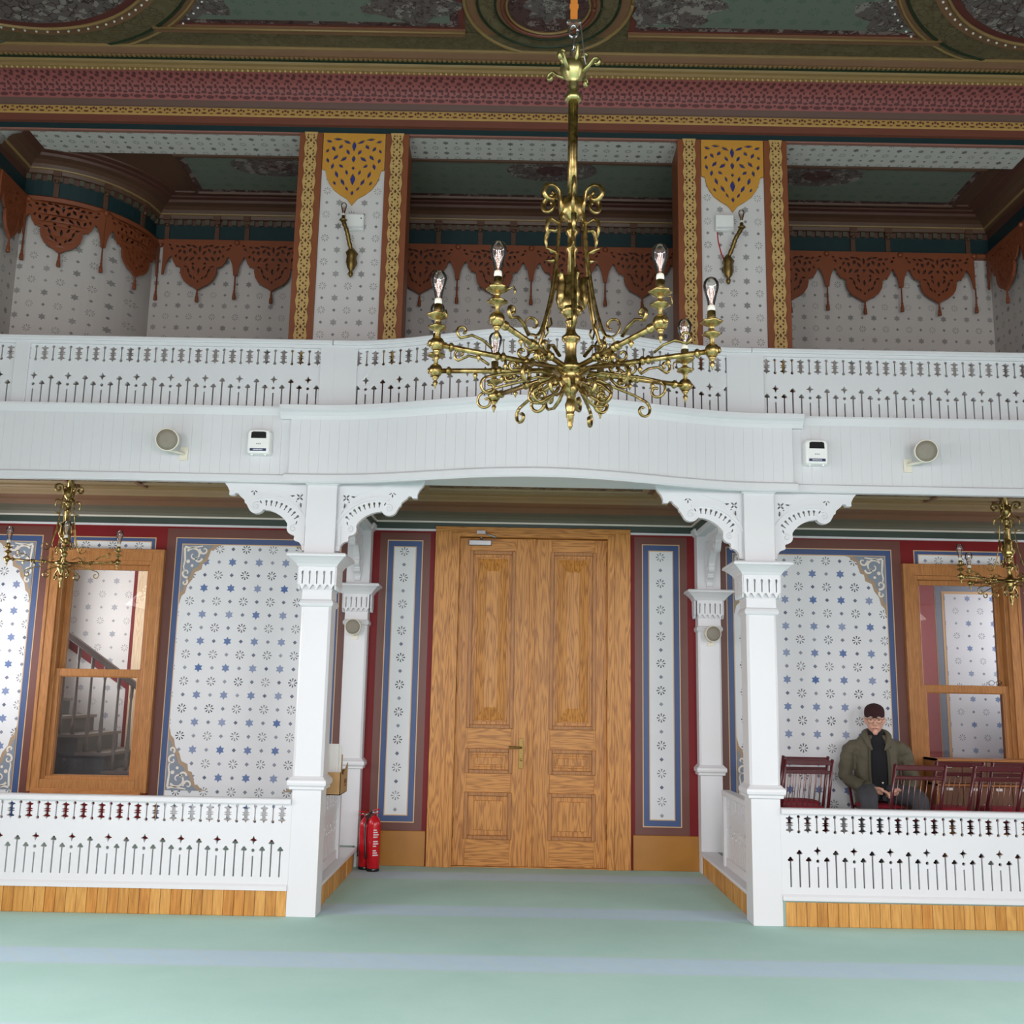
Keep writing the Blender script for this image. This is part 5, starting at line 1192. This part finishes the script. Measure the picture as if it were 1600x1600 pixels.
# ================================================================ folding chairs
def make_chair():
    t = thing('folding_chair', (0, 0, 0), 'x', 'chair', 'maroon folding chairs'); Mr = M['maroon']
    PO = lambda z: -.02+.36*(1-z/.87)                 # y of the long posts at height z
    for s in (-1, 1):
        MB().tube([(s*.195, PO(0), 0), (s*.195, PO(.87), .87)], [.0145, .0135], 8, flat=1.25).build('post', Mr, t)
        MB().tube([(s*.170, .30, .43), (s*.170, -.03, 0)], .013, 8, flat=1.2).build('leg', Mr, t)
    for z, h in ((.845, .020), (.765, .014)):
        MB().box(-.195, .195, PO(z)-.010, PO(z)+.010, z-h, z+h).build('back_rail', Mr, t, bev=.005)
    MB().box(-.19, .19, PO(.35)-.009, PO(.35)+.009, .335, .365).build('lower_rail', Mr, t, bev=.004)
    for j in range(8):
        x = -.158+.0452*j; MB().tube([(x, PO(.76), .76), (x, PO(.35), .355)], .0033, 5).build('back_rod', M['rod'], t)
    b = MB(); P_ = [(-.185, .02), (-.16, 0), (.16, 0), (.185, .02), (.18, .33), (.15, .36), (-.15, .36), (-.18, .33)]
    b.prism([(x, y+.10) for x, y in P_], lambda u, v, d: (u, v, d), .425, .445); b.build('seat_board', Mr, t, bev=.006)
    b = MB(); vs = []; n = 20
    for z, k in ((.445, .97), (.455, 1.0), (.468, .98), (.478, .88), (.482, .6), (.483, .2)):
        vs += [(.19*k*math.copysign(abs(math.cos(a))**.6, math.cos(a)), .28+.185*k*math.copysign(abs(math.sin(a))**.6, math.sin(a)), z) for a in [2*PI*i/n for i in range(n)]]
    fs = [(r*n+i, r*n+(i+1) % n, (r+1)*n+(i+1) % n, (r+1)*n+i) for r in range(5) for i in range(n)]+[tuple(5*n+i for i in range(n)), tuple(range(n))]
    b.add(vs, fs, True); b.build('seat_cushion', M['red_cloth'], t)
    MB().box(-.17, .17, -.012, .012, .06, .085).build('floor_stretcher', Mr, t, bev=.004)
    return t
chair = make_chair()
spots = [(2.28, 8.70, 0, 'maroon folding chair by the right front column, nearer the balustrade'), (2.378, 9.14, .02, 'maroon folding chair by the right front column, nearer the stencilled wall'),
         (3.03, 8.27, -.02, 'maroon folding chair whose back stands before the seated man'), (3.56, 8.78, .0, 'maroon folding chair behind, between the seated man and the lockers'),
         (3.65, 8.27, .02, 'maroon folding chair nearest the balustrade at the right edge'), (4.03, 8.78, -.02, 'maroon folding chair farthest right before the lockers')]
for i, (x, y, rz, lb) in enumerate(spots):
    c = chair if i == 0 else copytree(chair)
    c.location = (x, y, .187); c.rotation_euler = (0, 0, rz); c['label'] = lb
c = copytree(chair); c.location = (3.055, 9.56, .187); c.rotation_euler = (0, 0, PI); c['label'] = 'maroon folding chair that the man in the cap sits on'
# ================================================================ the seated man
M['skin'] = plain('skin', (224, 172, 150), .55, var=.12, scale=14)
M['jacket'] = plain('olive_jacket', (96, 90, 72), .75, var=.3, scale=12)
M['jacket_dark'] = plain('olive_jacket_edge', (74, 70, 54), .75, var=.25, scale=12)
M['knit'] = plain('black_knit', (26, 27, 32), .9, var=.3, scale=40)
M['trousers'] = plain('grey_trousers', (74, 76, 82), .8, var=.25, scale=14)
M['cap'] = plain('maroon_knit_cap', (58, 26, 30), .95, var=.35, scale=60)
M['hair'] = plain('grey_hair', (168, 164, 160), .8)
M['lip'] = plain('lip', (176, 104, 96), .5)
M['shoe'] = plain('dark_shoe', (40, 36, 34), .5)
man = thing('person', (0, 0, 0), 'seated person in maroon knit cap, glasses, olive jacket and black turtleneck', 'person')
def remesh(o, vox, smooth=6, disp=0.0, dscale=.12):
    r = o.modifiers.new('remesh', 'REMESH'); r.mode = 'VOXEL'; r.voxel_size = vox; r.use_smooth_shade = True
    s_ = o.modifiers.new('smooth', 'SMOOTH'); s_.iterations = smooth; s_.factor = .5
    if disp:
        tx = bpy.data.textures.new('folds', 'CLOUDS'); tx.noise_scale = dscale; tx.noise_depth = 2
        d = o.modifiers.new('folds', 'DISPLACE'); d.texture = tx; d.strength = disp; d.mid_level = .5; d.texture_coords = 'LOCAL'
HR = Matrix.Translation((-.012, -.02, 0)) @ Matrix.Translation((0, 0, 1.185)) @ Matrix.Rotation(math.radians(-9), 4, 'Z') @ Matrix.Rotation(math.radians(4), 4, 'X')
def torso(b, k, z_top=1.04):
    R_ = [(.155, .115, .50, .02), (.165, .125, .56, .03), (.160, .125, .64, .045), (.158, .12, .74, .05), (.168, .122, .84, .05), (.178, .118, .93, .048), (.165, .10, .99, .045), (.10, .075, 1.04, .035), (.06, .058, 1.075, .02)]
    vs = []; n = 20; rr = [r for r in R_ if r[2] <= z_top]
    for hx, hy, z, yc in rr: vs += [((hx+k)*math.cos(a), yc+(hy+k)*math.sin(a), z) for a in [2*PI*i/n for i in range(n)]]
    fs = [(r*n+i, r*n+(i+1) % n, (r+1)*n+(i+1) % n, (r+1)*n+i) for r in range(len(rr)-1) for i in range(n)]+[tuple(range(n)), tuple((len(rr)-1)*n+i for i in range(n))]
    b.add(vs, fs, True)
ARM = {-1: [(-.10, .045, .975), (-.195, .042, .945), (-.24, .04, .89), (-.262, .03, .79), (-.272, .0, .70), (-.215, -.10, .645), (-.13, -.185, .615), (-.085, -.215, .605)],
       1: [(.10, .045, .975), (.195, .045, .945), (.245, .045, .89), (.268, .04, .79), (.285, .015, .70), (.245, -.09, .635), (.185, -.18, .605), (.155, -.215, .60)]}
LEG = {-1: [(-.09, .0, .56), (-.12, -.14, .565), (-.145, -.30, .56), (-.155, -.40, .535), (-.150, -.425, .44), (-.14, -.415, .25), (-.135, -.40, .08)],
       1: [(.09, .0, .56), (.15, -.13, .565), (.225, -.28, .56), (.262, -.365, .535), (.262, -.39, .44), (.25, -.385, .25), (.24, -.375, .08)]}
# ---- one continuous body
b = MB(); torso(b, 0)
for s in (-1, 1):
    b.tube(smooth_path(ARM[s], 4), [.052-.027*i/28 for i in range(29)], 10)
    b.tube(smooth_path(LEG[s], 4), [.085-.048*i/24 for i in range(25)], 10)
    f = LEG[s][-1]; b.tube([(f[0], f[1]+.05, .045), (f[0], f[1]-.04, .045), (f[0]+s*.01, f[1]-.14, .035), (f[0]+s*.012, f[1]-.17, .03)], [.035, .042, .036, .02], 10)
    w_ = Vector(ARM[s][-1]); d = Vector((.075*-s, -.03, -.012)); pc = w_+d*.5
    b.tube([w_-d*.35, w_, pc, w_+d*1.05], [.026, .026, .034, .030], 10, flat=.55, up=(0, 0, 1))
    # fingers curl over towards the lap
    for j in range(4):
        o_ = Vector((0, -.028+.019*j*1.0, .012-.004*abs(j-1.5))); L = (.030, .034, .032, .026)[j]; st = w_+d*.95+o_
        p1 = st+Vector((-s*L, -.006, -.010)); p2 = p1+Vector((-s*L*.55, -.004, -.026)); p3 = p2+Vector((s*L*.15, .004, -.022))
        b.tube([st-d*.2, st, p1, p2, p3], [.0095, .0098, .009, .0085, .006], 8)
    th = w_+d*.30+Vector((0, -.032, .012)); b.tube([th-d*.1, th, th+Vector((-s*.028, -.018, .006)), th+Vector((-s*.052, -.016, -.004))], [.012, .0115, .0105, .007], 8)
b.tube([(-.005, .025, 1.0), (-.01, .005, 1.09), (-.012, -.005, 1.15)], [.062, .055, .056], 14)
vs = []; n = 24; m_ = 18
for i in range(m_+1):
    ph = PI*i/m_; z = -math.cos(ph)
    for j in range(n):
        a = 2*PI*j/n; x, y = math.sin(ph)*math.cos(a), math.sin(ph)*math.sin(a)
        zz = z*.125; jaw = 1-.30*max(0, -z-.15)-.05*max(0, z-.4); fx = .079*jaw; fy = .097*(1-.12*max(0, -z-.3))
        yy = y*fy
        if y < 0: yy *= .97
        vs.append(tuple(HR @ Vector((x*fx, yy-.006*max(0, -z), zz))))
fs = [(i*n+j, i*n+(j+1) % n, (i+1)*n+(j+1) % n, (i+1)*n+j) for i in range(m_) for j in range(n)]; b.add(vs, fs, True)
b.tube([HR @ Vector(p) for p in [(0, -.088, .022), (0, -.100, -.002), (0, -.114, -.026), (0, -.104, -.034)]], [.008, .011, .016, .010], 8)
for s in (-1, 1):
    b.ball(HR @ Vector((s*.012, -.102, -.030)), .010, 8)
    b.tube([HR @ Vector(p) for p in [(s*.012, -.090, .030), (s*.032, -.090, .036), (s*.055, -.074, .028)]], [.007, .009, .006], 8)
    b.tube([HR @ Vector(p) for p in [(s*.020, -.086, -.012), (s*.042, -.076, -.016), (s*.058, -.056, -.012)]], [.010, .015, .012], 8)
    b.tube([HR @ Vector(p) for p in [(s*.076, .006, .030), (s*.086, .014, .018), (s*.084, .010, -.008), (s*.076, .0, -.030)]], [.010, .013, .011, .007], 8)
b.tube([HR @ Vector(p) for p in [(-.03, -.078, -.062), (0, -.092, -.060), (.03, -.078, -.062)]], [.008, .012, .008], 8)
b.ball(HR @ Vector((0, -.080, -.098)), .024, 10)
body = b.build('body', M['skin'], man); remesh(body, .0055, 4)
# ---- face details
b = MB()
for s in (-1, 1): b.ball(HR @ Vector((s*.031, -.083, .012)), .010, 8, sc=(1.2, .7, .6))
b.build('eye', plain('eye_dark', (60, 48, 44), .3), body)
b = MB()
for s in (-1, 1): b.tube([HR @ Vector(p) for p in [(s*.014, -.098, .034), (s*.034, -.097, .040), (s*.054, -.082, .032)]], [.003, .004, .002], 6)
b.build('eyebrow', M['hair'], body)
b = MB().tube([HR @ Vector(p) for p in [(-.026, -.088, -.063), (-.01, -.100, -.060), (.01, -.100, -.060), (.026, -.088, -.063)]], [.002, .0042, .0042, .002], 6); b.build('mouth', M['lip'], body)
b = MB()
for s in (-1, 1): b.tube([HR @ Vector(p) for p in [(s*.074, -.012, .045), (s*.0765, -.010, .02), (s*.074, .03, -.005), (s*.066, .05, -.02)]], [.008, .010, .010, .008], 8)
b.build('hair', M['hair'], body)
b = MB()
for s in (-1, 1):
    b.tube([HR @ Vector((s*.033+.027*math.cos(a), -.108+.008*abs(math.cos(a)), .006+.021*math.sin(a))) for a in [2*PI*i/18 for i in range(19)]], .0019, 5)
    b.tube([HR @ Vector(p) for p in [(s*.060, -.100, .014), (s*.078, -.05, .018), (s*.085, .015, .014)]], .0018, 5)
b.tube([HR @ Vector(p) for p in [(-.007, -.112, .012), (0, -.116, .015), (.007, -.112, .012)]], .0018, 5)
b.build('eyeglasses', M['brass_old'], man)
# ---- knit cap
vs = []; n = 28; P_ = [(1.03, .036), (1.075, .042), (1.085, .060), (1.08, .078), (1.04, .098), (.93, .116), (.74, .131), (.46, .142), (.18, .146), (.02, .147)]
for k, z in P_: vs += [tuple(HR @ Vector((.080*k*math.cos(a), .004+.099*k*math.sin(a), z+.010*math.sin(a)*(1 if z < .1 else .3)-(.0)))) for a in [2*PI*i/n for i in range(n)]]
fs = [(r*n+i, r*n+(i+1) % n, (r+1)*n+(i+1) % n, (r+1)*n+i) for r in range(len(P_)-1) for i in range(n)]+[tuple((len(P_)-1)*n+i for i in range(n))]
MB().add(vs, fs, True).build('knit_cap', M['cap'], man)
# ---- turtleneck
b = MB(); torso(b, .012); b.tube([(0, .05, .99), (-.004, .045, 1.05), (-.008, .03, 1.085)], [.12, .115, .075], 18); b.tube([(-.004, .022, 1.03), (-.010, .004, 1.085), (-.012, -.002, 1.115)], [.075, .066, .064], 18)
o = b.build('turtleneck', M['knit'], man); remesh(o, .012, 4)
# ---- trousers and shoes
b = MB(); torso(b, .010, .60)
for s in (-1, 1): b.tube(smooth_path(LEG[s], 4), [.100-.028*min(1, i/14) for i in range(25)], 12)
o = b.build('trousers', M['trousers'], man); remesh(o, .011, 5, .018, .09)
for s in (-1, 1):
    f = LEG[s][-1]; b = MB().tube([(f[0], f[1]+.065, .05), (f[0], f[1]+.02, .055), (f[0], f[1]-.05, .05), (f[0]+s*.01, f[1]-.15, .04), (f[0]+s*.012, f[1]-.19, .035)], [.036, .05, .05, .044, .026], 12)
    b.box(f[0]-.045, f[0]+.05, f[1]-.19, f[1]+.08, .003, .022); o = b.build('shoe', M['shoe'], man); remesh(o, .007, 3)
# ---- open jacket: back and side shell with sleeves, its front edges parted over the turtleneck
def shell(b, k, half):
    """wall of the jacket body, open at the front by the half angle half(z)"""
    R_ = [(.185, .150, .44, .03), (.195, .155, .50, .03), (.192, .150, .58, .035), (.188, .146, .68, .045), (.190, .142, .80, .05), (.198, .138, .90, .05), (.190, .125, .97, .048), (.150, .105, 1.03, .042), (.105, .085, 1.065, .035)]
    n = 30; out = []; inn = []
    for hx, hy, z, yc in R_:
        h = half(z); A_ = [-PI/2+h+(2*PI-2*h)*i/n for i in range(n+1)]
        out.append([(hx*math.cos(a), yc+hy*math.sin(a), z) for a in A_]); inn.append([((hx-k)*math.cos(a), yc+(hy-k)*math.sin(a), z) for a in A_])
    R = len(R_); vs = [p for r in out for p in r]+[p for r in inn for p in r]; o_ = R*(n+1); fs = []
    for r in range(R-1):
        for i in range(n):
            a = r*(n+1)+i; fs.append((a, a+1, a+n+2, a+n+1)); fs.append((o_+a, o_+a+n+1, o_+a+n+2, o_+a+1))
        for i in (0, n): a = r*(n+1)+i; fs.append((a, a+n+1, o_+a+n+1, o_+a))
    for r in (0, R-1):
        for i in range(n): a = r*(n+1)+i; fs.append((a, a+1, o_+a+1, o_+a))
    b.add(vs, fs, True)
half = lambda z: .34+.10*math.sin((z-.44)*5)
b = MB(); shell(b, .028, half)
for s in (-1, 1):
    pth = smooth_path(ARM[s][:-1], 5); N_ = len(pth); b.tube(pth, [.060+.010*math.sin(min(1, i/8)*PI/2)-.016*i/N_+(.004*math.sin(i*1.7)) for i in range(N_)], 14)
jk = b.build('jacket', M['jacket'], man); remesh(jk, .010, 4, .022, .07)
for s in (-1, 1):
    P_ = []
    for z in (.45, .55, .65, .75, .85, .95, 1.02):
        h = half(z); hx = .192; hy = .150 if z < .7 else .142 if z < .9 else .125 if z < 1 else .108
        P_.append((s*hx*math.sin(h), .045-hy*math.cos(h)-.004, z))
    MB().tube(smooth_path([Vector(p) for p in P_], 4), .013, 8, flat=.6).build('front_edge', M['jacket_dark'], jk)
    C_ = [(s*.055, -.085, .93), (s*.085, -.075, .99), (s*.100, -.035, 1.05), (s*.092, .03, 1.085), (s*.05, .085, 1.10), (0, .098, 1.10)]
    MB().tube(smooth_path([Vector(p) for p in C_], 5), [.010+.020*math.sin(min(1, i/12)*PI/2) for i in range(26)], 10, flat=.5, up=(0, 0, 1)).build('collar', M['jacket'], jk)
    w_ = Vector(ARM[s][-2]); d = (Vector(ARM[s][-1])-Vector(ARM[s][-3])).normalized()
    MB().tube([w_-d*.02, w_+d*.018], .059, 16).build('cuff', M['jacket_dark'], jk)
MB().ball((.018, -.112, .655), .009, 8).build('snap_button', M['cream'], jk)
man.location = (3.055, 9.28, .187); man.rotation_euler = (0, 0, math.radians(-9))
